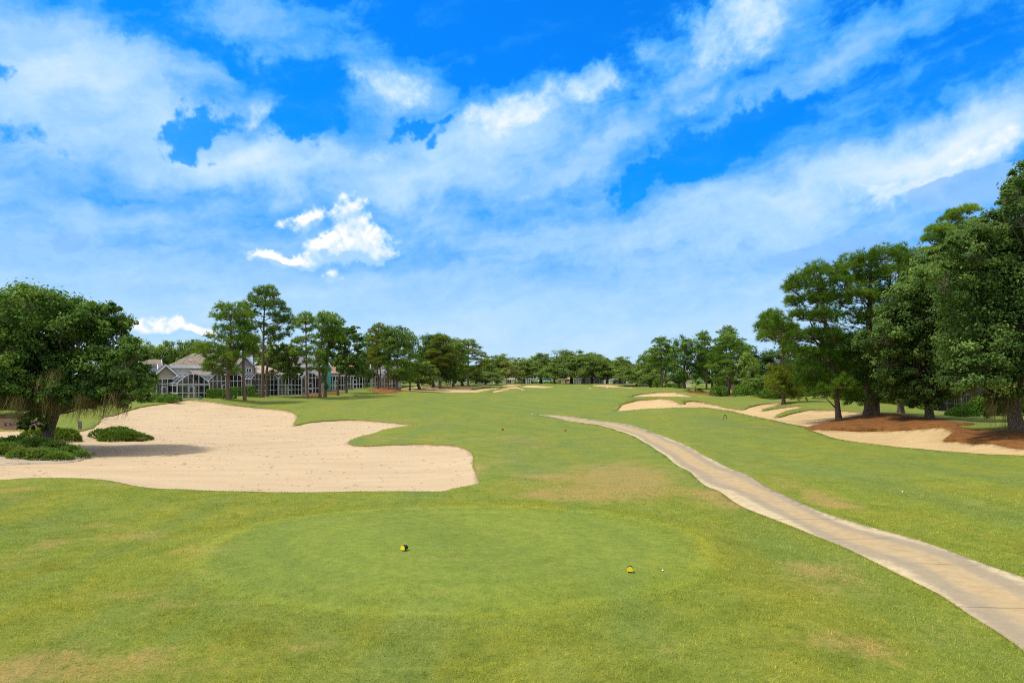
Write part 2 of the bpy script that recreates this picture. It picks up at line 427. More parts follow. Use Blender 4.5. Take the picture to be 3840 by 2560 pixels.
M['pale_green'] = simple_mat('pale_green_metal', (0.36, 0.44, 0.30), 0.6, 0.1)
M['teal'] = simple_mat('teal_box', (0.10, 0.24, 0.25), 0.6, 0.1)
M['timber'] = simple_mat('weathered_timber', (0.20, 0.165, 0.125), 0.95, 0.4, 4.0, bump=0.5)
M['rock'] = simple_mat('grey_rock', (0.34, 0.33, 0.30), 0.95, 0.25, 4.0, bump=0.6)
M['twig'] = simple_mat('twig_litter', (0.13, 0.085, 0.045), 0.95, 0.5, 2.0)

m, t = new_mat('leaf_strewn_soil'); M['leafsoil'] = m
pos = geo_pos(t)
a = t.noise(pos, 1.6, 5, 0.65, 0.4); b = t.noise(pos, 8.0, 6, 0.8)
f = t.math('ADD', t.math('MULTIPLY', a, 0.5), t.math('MULTIPLY', b, 0.5))
finish(t, t.ramp(f, [(0.30, (0.030, 0.024, 0.012)), (0.48, (0.085, 0.050, 0.024)), (0.60, (0.150, 0.080, 0.035)), (0.72, (0.090, 0.100, 0.030))]), 0.95, f, 1.0, 0.1, 0.1)
# ---------------------------------------------------------------- terrain
# control points: photo position + distance; the height follows from these
CTRL = []
def cp(sx, sy, d): CTRL.append(((sx - HX) / F, d, CZ - (sy - HY) * d / F))
def cz(u, d, z): CTRL.append((u, d, z))
for u in (-0.95, -0.6, -0.3, 0.0, 0.3, 0.6, 0.95):
    cz(u, 5, 0.0); cz(u, 11, 0.0); cz(u, 17, 0.03)
for u in (-0.2, 0.05): cz(u, 16, 0.06)
cz(-0.3, 23, -0.02); cz(0.0, 23, -0.03); cz(0.35, 24, -0.05); cz(0.75, 24, -0.03); cz(-0.75, 23, 0.06)
for p in ((0, 1800, 31), (400, 1801, 31), (700, 1834, 28.6), (1100, 1843, 28), (1600, 1841, 28), (1799, 1803, 31),
          (1774, 1744, 36.5), (1644, 1665, 49), (1319, 1660, 50), (1568, 1593, 70), (1304, 1573, 80), (1121, 1591, 72),
          (1100, 1546, 92), (960, 1525, 105), (735, 1498, 118), (500, 1532, 100), (392, 1560, 85), (350, 1605, 66),
          (0, 1613, 63), (175, 1666, 48.8), (700, 1650, 52), (600, 1740, 37), (900, 1600, 68),
          (320, 1545, 82), (100, 1530, 95), (680, 1491, 122), (853, 1498, 110), (982, 1490, 125), (1150, 1478, 135),
          (1300, 1459, 160), (1415, 1459, 165), (1300, 1500, 120), (1600, 1500, 121), (1598, 1467, 172), (1791, 1471, 172),
          (1618, 1446, 212), (1806, 1444, 235), (1919, 1439, 262), (1999, 1444, 255), (2066, 1453, 232), (2244, 1441, 275),
          (2385, 1456, 225), (2150, 1440, 282), (1300, 1444, 215),
          (1920, 1612, 63), (1920, 1563, 80), (1920, 1525, 100), (1920, 1500, 125), (1920, 1478, 160), (1920, 1462, 200), (2100, 1450, 245),
          (2300, 1615, 62), (2020, 1557, 84), (2265, 1590, 72), (2500, 1717, 40), (2400, 1640, 55), (2300, 1570, 80),
          (2316, 1541, 92), (2587, 1526, 90), (2498, 1493, 98), (2369, 1487, 114), (2523, 1468, 122), (2614, 1486, 114), (2530, 1487, 112),
          (2890, 1573, 70), (2700, 1560, 76), (3128, 1642, 52), (3500, 1686, 44), (3840, 1706, 41), (3300, 1666, 47.5),
          (3163, 1524, 79), (2962, 1508, 90), (2762, 1531, 88), (2858, 1534, 82), (2907, 1560, 73), (3000, 1575, 69),
          (3144, 1572, 66), (3270, 1553, 68), (3033, 1600, 60),
          (3300, 1612, 58), (3540, 1601, 54), (3840, 1610, 50), (3840, 1680, 44), (3400, 1650, 52), (3600, 1660, 49),
          (3468, 1570, 63), (3660, 1590, 58), (3500, 1545, 82), (3750, 1570, 68), (4300, 1600, 60),
          (2900, 1500, 118), (2700, 1503, 110), (2650, 1480, 138), (2760, 1482, 136), (2868, 1476, 132), (2566, 1459, 168), (2480, 1454, 188),
          (3050, 1492, 108), (3250, 1510, 98), (3400, 1530, 88), (3400, 1880, 26), (3000, 1750, 36), (2700, 1600, 62), (2400, 1500, 112)):
    cp(*p)
for u in (-0.95, -0.6, -0.25, -0.1, 0.05, 0.2, 0.45, 0.9):
    cz(u, 330, 3.3); cz(u, 480, 3.0); cz(u, 1000, 2.5); cz(u, 3000, 2.0)
cz(-0.9, 120, 1.6); cz(-0.95, 60, 0.3); cz(-0.7, 180, 2.2); cz(0.9, 110, 1.6); cz(0.6, 180, 2.4); cz(-0.4, 220, 2.9); cz(0.35, 230, 2.8)
CT = np.array(CTRL)

def _uw(u, d):
    return np.stack([np.clip(u, -1.0, 1.0) * 2.2, np.log(np.clip(d, 5.0, 3000.0))], -1)
_C = _uw(CT[:, 0], CT[:, 1]); _c2 = 0.06 ** 2
def _phi(A, B):
    return np.sqrt(((A[:, None, :] - B[None, :, :]) ** 2).sum(-1) + _c2)
_K = _phi(_C, _C) - np.eye(len(_C)) * 0.004
_P = np.hstack([np.ones((len(_C), 1)), _C])
_A = np.block([[_K, _P], [_P.T, np.zeros((3, 3))]])
_w = np.linalg.solve(_A, np.concatenate([CT[:, 2], np.zeros(3)]))

def _sn(x, y, f, s):   # cheap smooth noise
    return (np.sin(x * f + s) * np.cos(y * f * 1.13 + 1.7 * s) + 0.6 * np.sin((x * 0.7 + y) * f * 1.9 + 2.3 * s)
            + 0.4 * np.cos((y * 0.8 - x) * f * 3.1 + s))

def height(x, y):
    x = np.atleast_1d(np.asarray(x, float)); y = np.atleast_1d(np.asarray(y, float))
    d = np.maximum(y, 5.0)
    u = x / d
    out = np.empty(len(x))
    for i in range(0, len(x), 20000):
        q = _uw(u[i:i + 20000], d[i:i + 20000])
        out[i:i + 20000] = _phi(q, _C) @ _w[:-3] + _w[-3] + q @ _w[-2:]
    k = np.clip(d / 60.0, 0.25, 1.4) * np.clip((500 - d) / 200, 0, 1)
    q = np.sqrt(((x + 1.5) / 7.3) ** 2 + ((y - 19.4) / 5.5) ** 2)
    e_ = np.clip((1.16 - q) / .26, 0, 1); out += 0.16 * e_ * e_ * (3 - 2 * e_)          # the raised tee
    out += 0.30 * np.exp(-((x + 17) / 8) ** 2 - ((y - 25.3) / 1.9) ** 2)                  # low mounds round it
    out += 0.20 * np.exp(-((x - 5.5) / 5) ** 2 - ((y - 27.0) / 1.6) ** 2)
    out += 0.18 * np.exp(-((x - 4) / 6) ** 2 - ((y - 33.0) / 2.2) ** 2)
    out += 0.030 * _sn(x, y, 0.42, 0.6) + 0.06 * k * _sn(x, y, 0.13, 2.1) + 0.13 * np.clip((d - 45) / 60, 0, 1) * k * _sn(x, y, 0.065, 1.3)
    return out

_DS = np.exp(np.linspace(math.log(6.0), math.log(900.0), 700))
def ground_at(sx, sy, dmax=900.0):
    """world x, y of the first ground point seen at a photo position"""
    u = (sx - HX) / F; s = (sy - HY) / F
    zr = CZ - s * _DS
    g = height(u * _DS, _DS)
    below = np.where((zr <= g) & (_DS <= dmax))[0]
    if len(below) == 0:
        k = int(np.argmin(np.where(_DS <= min(dmax, 330), zr - g, 1e9))); d = _DS[k]
    else:
        k = below[0]
        if k == 0: d = _DS[0]
        else:
            a = zr[k - 1] - g[k - 1]; b = g[k] - zr[k]
            d = _DS[k - 1] + (_DS[k] - _DS[k - 1]) * a / (a + b + 1e-9)
    return np.array([u * d, d])

def ground_pt(sx, sy):
    p = ground_at(sx, sy)
    return np.array([p[0], p[1], height(p[0], p[1])[0]])

def base_pt(sx, d):
    """ground point under photo column sx at distance d"""
    x = (sx - HX) * d / F
    return np.array([x, d, height(x, d)[0]])

def outline(pts, n=6, wob=0.35, closed=True):
    """photo outline -> smooth world outline (N,2)"""
    P = np.array([ground_at(*p[:2]) if len(p) == 2 else np.array([(p[0] - HX) * p[2] / F, p[2]]) for p in pts])
    # spline in (x/y, ln y) so near and far parts are treated alike
    Q = np.stack([P[:, 0] / P[:, 1], np.log(P[:, 1])], -1)
    if closed: Q = np.vstack([Q[-2:], Q, Q[:2]])
    S = smooth_path(np.hstack([Q, np.zeros((len(Q), 1))]), n)[:, :2]
    if closed: S = S[2 * n:2 * n + len(P) * n]
    d = np.exp(S[:, 1])
    out = np.stack([S[:, 0] * d, d], -1)
    if closed and np.linalg.norm(out[0] - out[-1]) < 1e-6: out = out[:-1]
    if wob:
        r = np.random.default_rng(len(pts))
        sp = np.clip(np.linalg.norm(np.roll(out, -1, 0) - out, axis=1), 0.01, 0.6)
        out = out + r.normal(0, 1, out.shape) * (sp * 0.10 * wob)[:, None]
    return out

# outlines traced in the photo ------------------------------------------------
PATH_L = [(2020, 1557), (2055, 1561), (2093, 1568), (2120, 1577), (2189, 1585), (2265, 1595), (2319, 1617), (2399, 1643), (2448, 1679), (2515, 1723), (2609, 1795),
          (2716, 1857), (2792, 1903), (2969, 1973), (3165, 2050), (3288, 2114), (3441, 2188), (3533, 2231), (3624, 2298), (3747, 2371), (3840, 2440), (3990, 2560), (4300, 2830)]
PATH_R = [(2021, 1555.5), (2082, 1556), (2125, 1561), (2171, 1568), (2265, 1579), (2332, 1587), (2386, 1600), (2453, 1623), (2497, 1639), (2560, 1663), (2618, 1696),
          (2676, 1725), (2743, 1759), (2847, 1811), (3012, 1897), (3165, 1949), (3318, 1992), (3471, 2035), (3594, 2081), (3716, 2126), (3840, 2168), (4040, 2240), (4560, 2420)]
BUNKER_L = [(-420, 1810), (-150, 1803), (0, 1799), (102, 1792), (286, 1792), (408, 1801), (469, 1813), (571, 1830), (694, 1834), (816, 1840), (960, 1843), (1113, 1845),
            (1325, 1842), (1538, 1841), (1657, 1841), (1708, 1829), (1784, 1814), (1799, 1803), (1789, 1778), (1776, 1744), (1774, 1705), (1755, 1684),
            (1708, 1670), (1644, 1665), (1559, 1664), (1495, 1666), (1410, 1669), (1346, 1670), (1319, 1664), (1309, 1655), (1325, 1646), (1372, 1631),
            (1432, 1613), (1495, 1600), (1566, 1593), (1529, 1589), (1474, 1583), (1389, 1576), (1304, 1573), (1198, 1579), (1155, 1583), (1121, 1591),
            (1103, 1592), (1110, 1578), (1120, 1561), (1100, 1546), (1070, 1536), (985, 1529), (900, 1520), (857, 1515), (767, 1502), (735, 1499),
            (694, 1500), (637, 1509), (551, 1521), (502, 1532), (461, 1544), (392, 1560), (372, 1581), (345, 1603), (302, 1615), (240, 1622),
            (160, 1620), (61, 1612), (0, 1612), (-150, 1610), (-420, 1612)]
BED_L = [(-300, 1650), (0, 1640), (60, 1632), (130, 1648), (200, 1662), (280, 1665), (340, 1672), (345, 1682), (310, 1700), (245, 1709), (122, 1713), (0, 1719), (-300, 1730)]
RB1 = [(2369, 1487), (2383, 1480), (2428, 1474), (2479, 1469), (2523, 1469), (2555, 1472), (2587, 1480), (2612, 1486), (2570, 1488), (2523, 1487), (2440, 1487)]
RB2 = [(2316, 1541), (2322, 1526), (2341, 1511), (2396, 1499), (2453, 1494), (2498, 1493), (2523, 1498), (2552, 1509), (2569, 1511), (2575, 1503), (2619, 1504),
       (2683, 1515), (2730, 1526), (2762, 1531), (2791, 1533), (2810, 1524), (2858, 1514), (2906, 1509), (2963, 1508), (2990, 1510), (2962, 1516), (2900, 1523), (2857, 1534),
       (2868, 1537), (2900, 1531), (2971, 1522), (3020, 1521), (2995, 1530), (2947, 1541), (2909, 1559), (2925, 1561), (2986, 1545), (3048, 1534), (3134, 1536), (3210, 1542), (3246, 1546), (3225, 1559), (3163, 1569),
       (3091, 1584), (3033, 1600), (3029, 1602), (2952, 1587), (2890, 1573), (2810, 1557), (2746, 1542), (2667, 1530), (2587, 1527), (2491, 1530), (2396, 1535)]
RB3 = [(3056, 1608), (3140, 1610), (3240, 1615), (3300, 1612), (3420, 1608), (3480, 1602), (3540, 1601), (3578, 1620), (3556, 1638), (3540, 1652), (3600, 1653), (3700, 1659), (3779, 1672),
       (3840, 1680), (4050, 1690), (4050, 1722), (3840, 1707), (3700, 1702), (3600, 1695), (3500, 1687), (3400, 1678), (3300, 1667), (3180, 1652), (3128, 1642), (3090, 1630), (3040, 1612)]
MULCH_R = [(3020, 1603), (3060, 1590), (3140, 1574), (3200, 1562), (3248, 1554), (3300, 1551), (3380, 1553), (3468, 1567), (3580, 1579), (3655, 1590), (3595, 1597), (3680, 1611), (3840, 1611), (4050, 1611), (4250, 1640),
           (4250, 1725), (4050, 1715), (3840, 1695), (3700, 1675), (3560, 1668), (3420, 1640), (3300, 1640), (3140, 1625), (3060, 1612)]
CB1 = [(1443, 1474), (1500, 1468), (1503, 1457), (1530, 1452), (1568, 1448), (1618, 1446), (1700, 1447), (1746, 1447), (1806, 1445), (1850, 1444), (1800, 1452), (1765, 1461), (1800, 1460), (1840, 1453), (1862, 1450), (1877, 1452),
       (1850, 1460), (1800, 1469), (1791, 1471), (1687, 1471), (1598, 1467), (1538, 1465), (1480, 1472)]
CB2 = [(1845, 1470.5), (1872, 1462), (1910, 1459), (1890, 1465)]
CB3 = [(1862, 1460), (1890, 1454), (1925, 1450), (1950, 1452), (1981, 1463.5), (1950, 1460), (1925, 1457), (1890, 1459)]
CB4 = [(1880, 1446), (1900, 1441.5), (1925, 1440), (1950, 1441), (1967, 1443.5), (1930, 1447)]
CB5 = [(1948, 1449), (1970, 1445.5), (1999, 1444), (2025, 1445.5), (2053, 1449), (2092, 1450.5), (2066, 1453), (2002, 1454)]
CB6 = [(2220, 1445.5), (2244, 1443), (2283, 1442), (2321, 1444), (2355, 1450), (2385, 1455), (2334, 1453.5), (2257, 1449.5)]
MULCH_BEDS = [[(1390, 1463), (1405, 1456), (1440, 1450), (1470, 1450), (1510, 1457), (1535, 1462), (1500, 1470), (1445, 1473), (1405, 1470)],
              [(1580, 1451), (1600, 1445.5), (1650, 1445), (1700, 1448), (1720, 1454), (1680, 1459), (1620, 1459), (1590, 1456)],
              [(1140, 1481), (1200, 1473), (1245, 1470), (1290, 1470), (1280, 1476), (1220, 1481), (1160, 1485)],
              [(2570, 1462), (2610, 1464), (2680, 1473), (2760, 1483), (2740, 1487), (2660, 1480), (2600, 1473)]]
STRAW_L = [(-150, 1556), (-40, 1553), (20, 1562), (75, 1558), (110, 1570), (190, 1588), (170, 1612), (110, 1604), (60, 1611), (-20, 1605), (-150, 1609)]

REG = []   # (name, kind, polygon in (x/y, ln y), world polygon)
def region(name, kind, pts=None, poly=None, **kw):
    Wp = outline(pts, **kw) if poly is None else poly
    REG.append([name, kind, np.stack([Wp[:, 0] / Wp[:, 1], np.log(Wp[:, 1])], -1), Wp])

# path strip: equal parameter on both edges
pl = outline(PATH_L, n=6, wob=0.0, closed=False); pr = outline(PATH_R, n=6, wob=0.0, closed=False)
def relax(P, k=14):
    Q = np.stack([P[:, 0] / P[:, 1], np.log(P[:, 1])], -1)
    for _ in range(k): Q[1:-1] = .25 * Q[:-2] + .5 * Q[1:-1] + .25 * Q[2:]
    d = np.exp(Q[:, 1]); return np.stack([Q[:, 0] * d, d], -1)
pl, pr = relax(pl), relax(pr)
ppoly = np.vstack([pl, pr[::-1]])
region('cart_path', 'path', poly=ppoly)
for nm, P in (('sand_bunker', BUNKER_L),): region(nm, 'sand', P, wob=0.5)
for P in (RB1, RB2, RB3, CB1, CB2, CB3, CB4, CB5, CB6): region('sand_bunker', 'sand_tan', P, n=5, wob=0.3)
region('planting_bed', 'bed', BED_L, wob=0.8)
region('mulch_bed', 'mulch', MULCH_R, wob=0.8)
for P in MULCH_BEDS: region('mulch_bed', 'mulch', P, n=4, wob=0.5)
region('mulch_bed', 'leafsoil', STRAW_L, n=5, wob=0.8)
PRIO = {'planting_bed': 5, 'cart_path': 4, 'sand_bunker': 3, 'mulch_bed': 2}

def in_poly(Q, poly):
    x, y = Q[:, 0], Q[:, 1]
    inside = np.zeros(len(Q), bool)
    bb = (x >= poly[:, 0].min()) & (x <= poly[:, 0].max()) & (y >= poly[:, 1].min()) & (y <= poly[:, 1].max())
    if not bb.any(): return inside
    idx = np.where(bb)[0]; xx, yy = x[idx], y[idx]
    r = np.zeros(len(idx), bool)
    j = len(poly) - 1
    for i in range(len(poly)):
        xi, yi = poly[i]; xj, yj = poly[j]
        c = ((yi > yy) != (yj > yy))
        if c.any():
            r ^= c & (xx < (xj - xi) * (yy - yi) / (yj - yi + 1e-15) + xi)
        j = i
    inside[idx] = r
    return inside

def poly_dist(P, poly):
    A = poly; B = np.roll(poly, -1, 0); AB = B - A; L2 = (AB ** 2).sum(1) + 1e-12
    out = np.empty(len(P))
    for i in range(0, len(P), 4000):
        p = P[i:i + 4000, None, :]
        tt = np.clip(((p - A) * AB).sum(-1) / L2, 0, 1)
        out[i:i + 4000] = np.sqrt((((A + AB * tt[..., None]) - p) ** 2).sum(-1)).min(1)
    return out

# ---- wear and mowing of the lawn (real colour of the turf, by place, plus one painted shade patch)
def blob(lst, grow=1.0):
    out = []
    for sx, sy, rx, ry, a in lst:
        rx *= grow; ry *= grow
        c = ground_at(sx, sy); e1 = ground_at(sx + rx, sy); up = ground_at(sx, sy - ry); dn = ground_at(sx, sy + ry)
        out.append((c[0], c[1], abs(e1[0] - c[0]), 0.5 * abs(up[1] - dn[1]), a))
    return out
DRY = blob([(2200, 1800, 190, 45, 1.0), (2290, 1845, 170, 14, 1.1), (2420, 1790, 120, 40, .8), (2060, 1850, 110, 12, .9), (2020, 1785, 60, 6, 1.0), (2350, 1740, 120, 30, .5), (2000, 1650, 70, 14, .5), (2010, 1675, 40, 6, .8),
            (1930, 1700, 60, 25, .4), (2690, 1860, 45, 16, 1.1), (2770, 1893, 40, 12, 1.1), (2640, 1850, 50, 20, .6),
            (3020, 1840, 60, 18, .8), (3080, 1870, 70, 14, 1.0), (3130, 1890, 60, 10, 1.1), (3200, 1905, 50, 6, 1.0), (2930, 1800, 50, 14, .7), (2800, 1740, 50, 8, .6),
            (3050, 2130, 120, 30, .9), (3180, 2190, 120, 40, .6), (3000, 2200, 90, 40, .5), (3250, 2430, 110, 40, .9), (3100, 2400, 150, 40, .6), (2600, 2440, 200, 40, .4), (3560, 2380, 120, 40, .5),
            (190, 2040, 60, 22, .9), (520, 2010, 130, 14, .9), (700, 2060, 110, 20, .7), (60, 2110, 100, 25, .8), (400, 1970, 90, 12, .6),
            (200, 2470, 130, 50, 1.1), (60, 2530, 120, 40, 1.1), (520, 2470, 100, 30, .8), (340, 2540, 120, 30, .8), (700, 2520, 120, 40, .8), (1150, 2440, 120, 40, .6), (850, 2400, 150, 30, .5),
            (480, 2230, 120, 14, .7), (650, 2270, 90, 12, .7), (780, 2140, 80, 10, .6), (1230, 2205, 130, 8, .7), (1600, 2220, 120, 10, .5), (900, 2260, 100, 14, .6),
            (50, 1838, 70, 9, 1.3), (60, 1865, 60, 7, 1.2), (420, 1818, 90, 7, .9), (1690, 2090, 110, 10, .45), (1860, 2120, 130, 8, .4), (1790, 1755, 20, 20, 1.2),
            (1300, 1530, 130, 8, .6), (1250, 1508, 80, 4, .6), (1500, 1575, 120, 6, .7), (1420, 1640, 90, 8, .6), (1650, 1650, 150, 8, .6), (1870, 1640, 90, 8, .6), (1850, 1725, 90, 15, .5),
            (2620, 1600, 60, 5, .7), (2720, 1610, 60, 5, .6), (2500, 1540, 90, 6, .5), (2850, 1600, 60, 5, .7), (3030, 1630, 50, 4, .9), (2560, 1660, 80, 10, .4),
            (1900, 1465, 60, 3, .6), (1440, 1478, 60, 3, .6), (3250, 1780, 60, 8, .5), (3450, 1830, 40, 5, .6), (3400, 1790, 50, 5, .5), (3700, 1900, 120, 20, .4), (2200, 1500, 200, 6, .25)], 1.3)
MOW = blob([(1722, 2028, 945, 152, 1.3), (1960, 1604, 330, 13, 2.0), (1800, 1520, 420, 26, .9), (2200, 1500, 300, 24, .9), (2060, 1468, 260, 12, .8), (2000, 1444, 200, 5, 1.2)])
def ring_of(x, y):
    cx, cy, rx, ry, a = MOW[0]
    q = np.sqrt(((x - cx) / rx) ** 2 + ((y - cy) / ry) ** 2)
    return np.where(q < 1.4, q, 0.0)
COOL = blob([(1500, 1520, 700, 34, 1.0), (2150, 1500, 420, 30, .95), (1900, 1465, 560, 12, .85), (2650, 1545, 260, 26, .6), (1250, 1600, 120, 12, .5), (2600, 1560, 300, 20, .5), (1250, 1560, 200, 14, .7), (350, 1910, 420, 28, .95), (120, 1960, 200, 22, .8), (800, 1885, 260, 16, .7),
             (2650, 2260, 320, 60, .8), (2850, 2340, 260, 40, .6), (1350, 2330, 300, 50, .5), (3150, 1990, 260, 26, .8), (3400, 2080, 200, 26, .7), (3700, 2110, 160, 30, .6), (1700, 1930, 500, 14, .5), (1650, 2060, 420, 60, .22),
             (2900, 1700, 260, 22, .5), (3300, 1760, 260, 22, .5), (3650, 1990, 300, 40, .5), (300, 1575, 90, 36, 1.2), (2600, 2420, 260, 50, .5), (1600, 2470, 400, 50, .4), (1500, 1625, 250, 20, .5)])  # the patch behind the left oak is shade painted into the turf
def paint(x, y, lst, sharp=False):
    v = np.zeros(len(x))
    for cx, cy, rx, ry, a in lst:
        q = ((x - cx) / (rx + .05)) ** 2 + ((y - cy) / (ry + .05)) ** 2
        v = np.maximum(v, np.clip(a * (1 - q) * 1.6, 0, 1)) if sharp else v + a * np.exp(-q * 1.1)
    return np.clip(v, 0, 1.2)

# ---- build the sheets
us = np.linspace(-1.05, 1.05, 200); ws = np.concatenate([np.linspace(math.log(6.5), math.log(340), 190), np.linspace(math.log(360), math.log(3000), 14)])
UU, WW = np.meshgrid(us, ws)
du, dw = us[1] - us[0], ws[1] - ws[0]
jit = np.stack([UU + rng.uniform(-.18, .18, UU.shape) * du, WW + rng.uniform(-.18, .18, UU.shape) * dw], -1)
jit[:, 0] = np.stack([UU[:, 0], WW[:, 0]], -1); jit[:, -1] = np.stack([UU[:, -1], WW[:, -1]], -1); jit[0] = np.stack([UU[0], WW[0]], -1); jit[-1] = np.stack([UU[-1], WW[-1]], -1)
grid = jit.reshape(-1, 2)
KU = dw / du
pts = [grid]; edges = []; off = len(grid)
for nm, kd, Q, Wp in REG:
    pts.append(Q); n = len(Q)
    edges += [(off + i, off + (i + 1) % n) for i in range(n)]; off += n
allp = np.vstack(pts)
res = delaunay_2d_cdt([Vector((float(a * KU), float(b))) for a, b in allp], edges, [], 0, 1e-7)
cv = np.array([(v.x / KU, v.y) for v in res[0]]); ctri = np.array([f for f in res[2] if len(f) == 3], dtype=np.int64)
cent = cv[ctri].mean(1)
label = np.full(len(ctri), -1)
prio = np.full(len(ctri), -1)
for k, (nm, kd, Q, Wp) in enumerate(REG):
    ins = in_poly(cent, Q) & (PRIO[nm] > prio)
    label[ins] = k; prio[ins] = PRIO[nm]
yv = np.exp(cv[:, 1]); xv = cv[:, 0] * yv
zv = height(xv, yv)
SANDS = [r for r in REG if r[1].startswith('sand')]

def sand_drop(k, x, y):
    dist = poly_dist(np.stack([x, y], -1), REG[k][3])
    big = k == 1
    d0 = np.clip(y / 100.0, 0.35, 1.0); far = np.clip(1.0 - (y - 115) / 50, 0.22, 1.0)
    return (0.13 if big else 0.16) * d0 * far + (0.38 if big else 0.22) * far * (1 - np.exp(-dist / 2.2)) + 0.012 * far * _sn(x, y, 1.3, 0.3)

def bed_z(k, x, y):
    dist = poly_dist(np.stack([x, y], -1), REG[k][3])
    return height(x, y) - sand_drop(1, x, y) + 0.02 + np.clip(dist, 0, 2.5) * 0.07 + 0.03 * _sn(x, y, 1.5, 0.2)

def surf_z(x, y):
    """top of whatever ground stands at x, y"""
    x = np.atleast_1d(np.asarray(x, float)); y = np.atleast_1d(np.asarray(y, float))
    z = height(x, y)
    q = np.stack([x / y, np.log(y)], -1)
    for k, (nm, kd, Q, Wp) in enumerate(REG):
        if nm == 'sand_bunker':
            i = in_poly(q, Q)
            if i.any(): z[i] -= sand_drop(k, x[i], y[i])
    for k, (nm, kd, Q, Wp) in enumerate(REG):
        if nm == 'planting_bed':
            i = in_poly(q, Q)
            if i.any(): z[i] = bed_z(k, x[i], y[i])
    return z

def build_sheet(name, tris, zz, mats, skirt, kind_attrs=None, skirt_mat=0, label_=None):
    used, inv = np.unique(tris, return_inverse=True)
    T = inv.reshape(-1, 3)
    V = np.stack([xv[used], yv[used], zz[used]], -1)
    a, b, c = V[T[:, 0]], V[T[:, 1]], V[T[:, 2]]
    flip = np.cross(b - a, c - a)[:, 2] < 0
    T[flip] = T[flip][:, ::-1]
    faces = [T]; mi = np.zeros(len(T), int)
    if skirt:
        E = np.concatenate([T[:, [0, 1]], T[:, [1, 2]], T[:, [2, 0]]])
        key = np.sort(E, 1); _, ix, cnt = np.unique(key, axis=0, return_index=True, return_counts=True)
        B = E[ix[cnt == 1]]
        n0 = len(V)
        low = V.copy(); low[:, 2] -= skirt
        V = np.vstack([V, low])
        faces.append(np.stack([B[:, 0], B[:, 0] + n0, B[:, 1] + n0, B[:, 1]], -1)); mi = np.concatenate([mi, np.full(len(B), skirt_mat)])
    at = {}
    for k, f in (kind_attrs or {}).items():
        v = f(used); at[k] = np.concatenate([v, v]) if skirt else v
    me = np_mesh(name, V, faces, mats, mi, at, smooth=True)
    if skirt: # keep the vertical strip crisp
        pass
    o = link(name, me); tag(o, kind='structure')
    return o

used_l = label == -1
lawn = build_sheet('lawn', ctri[used_l], zv, [M['grass'], M['edge']], 0.6,
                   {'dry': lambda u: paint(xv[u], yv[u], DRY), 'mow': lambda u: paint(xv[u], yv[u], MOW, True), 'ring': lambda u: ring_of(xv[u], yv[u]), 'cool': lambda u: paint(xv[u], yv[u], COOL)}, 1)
REGOBJ = []
for k, (nm, kd, Q, Wp) in enumerate(REG):
    T = ctri[label == k]
    if len(T) == 0: REGOBJ.append(None); continue
    zz = zv.copy(); u = np.unique(T)
    if nm == 'sand_bunker':
        zz[u] -= sand_drop(k, xv[u], yv[u])
        o = build_sheet(nm, T, zz, [M[kd]], 0.25)
    elif nm == 'cart_path':
        zz[u] += 0.025
        nL = len(pl)
        mid = 0.5 * (pl + pr); seg = np.concatenate([[0], np.cumsum(np.linalg.norm(np.diff(mid, axis=0), axis=1))])
        half = 0.5 * (pr - pl)
        def along(ix):
            P = np.stack([xv[ix], yv[ix]], -1)
            j = ((P[:, None] - mid[None]) ** 2).sum(-1).argmin(1)
            tg = np.gradient(mid, axis=0)[j]; tg /= np.linalg.norm(tg, axis=1)[:, None]
            return seg[j] + ((P - mid[j]) * tg).sum(1)
        def across(ix):
            P = np.stack([xv[ix], yv[ix]], -1)
            # denser centre line for an even value
            f = np.linspace(0, len(mid) - 1, len(mid) * 8)
            i0 = np.clip(f.astype(int), 0, len(mid) - 2); fr = (f - i0)[:, None]
            mm = mid[i0] * (1 - fr) + mid[i0 + 1] * fr; hh = half[i0] * (1 - fr) + half[i0 + 1] * fr
            j = ((P[:, None] - mm[None]) ** 2).sum(-1).argmin(1)
            tg = np.gradient(mm, axis=0)[j]; nr = np.stack([tg[:, 1], -tg[:, 0]], -1); nr /= np.linalg.norm(nr, axis=1)[:, None]
            w = np.abs((hh[j] * nr).sum(1)) + 1e-3
            return ((P - mm[j]) * nr).sum(1) / w
        o = build_sheet(nm, T, zz, [M['path']], 0.3, {'along': along, 'across': across})
    elif nm == 'planting_bed':
        zz[u] = bed_z(k, xv[u], yv[u])
        o = build_sheet(nm, T, zz, [M['bed']], 0.6)
    else:
        dist = poly_dist(np.stack([xv[u], yv[u]], -1), Wp)
        zz[u] += 0.03 + np.clip(dist, 0, 3) * 0.05 + 0.03 * _sn(xv[u], yv[u], 1.1, 0.9)
        o = build_sheet(nm, T, zz, [M[kd]], 0.6)
    REGOBJ.append(o)

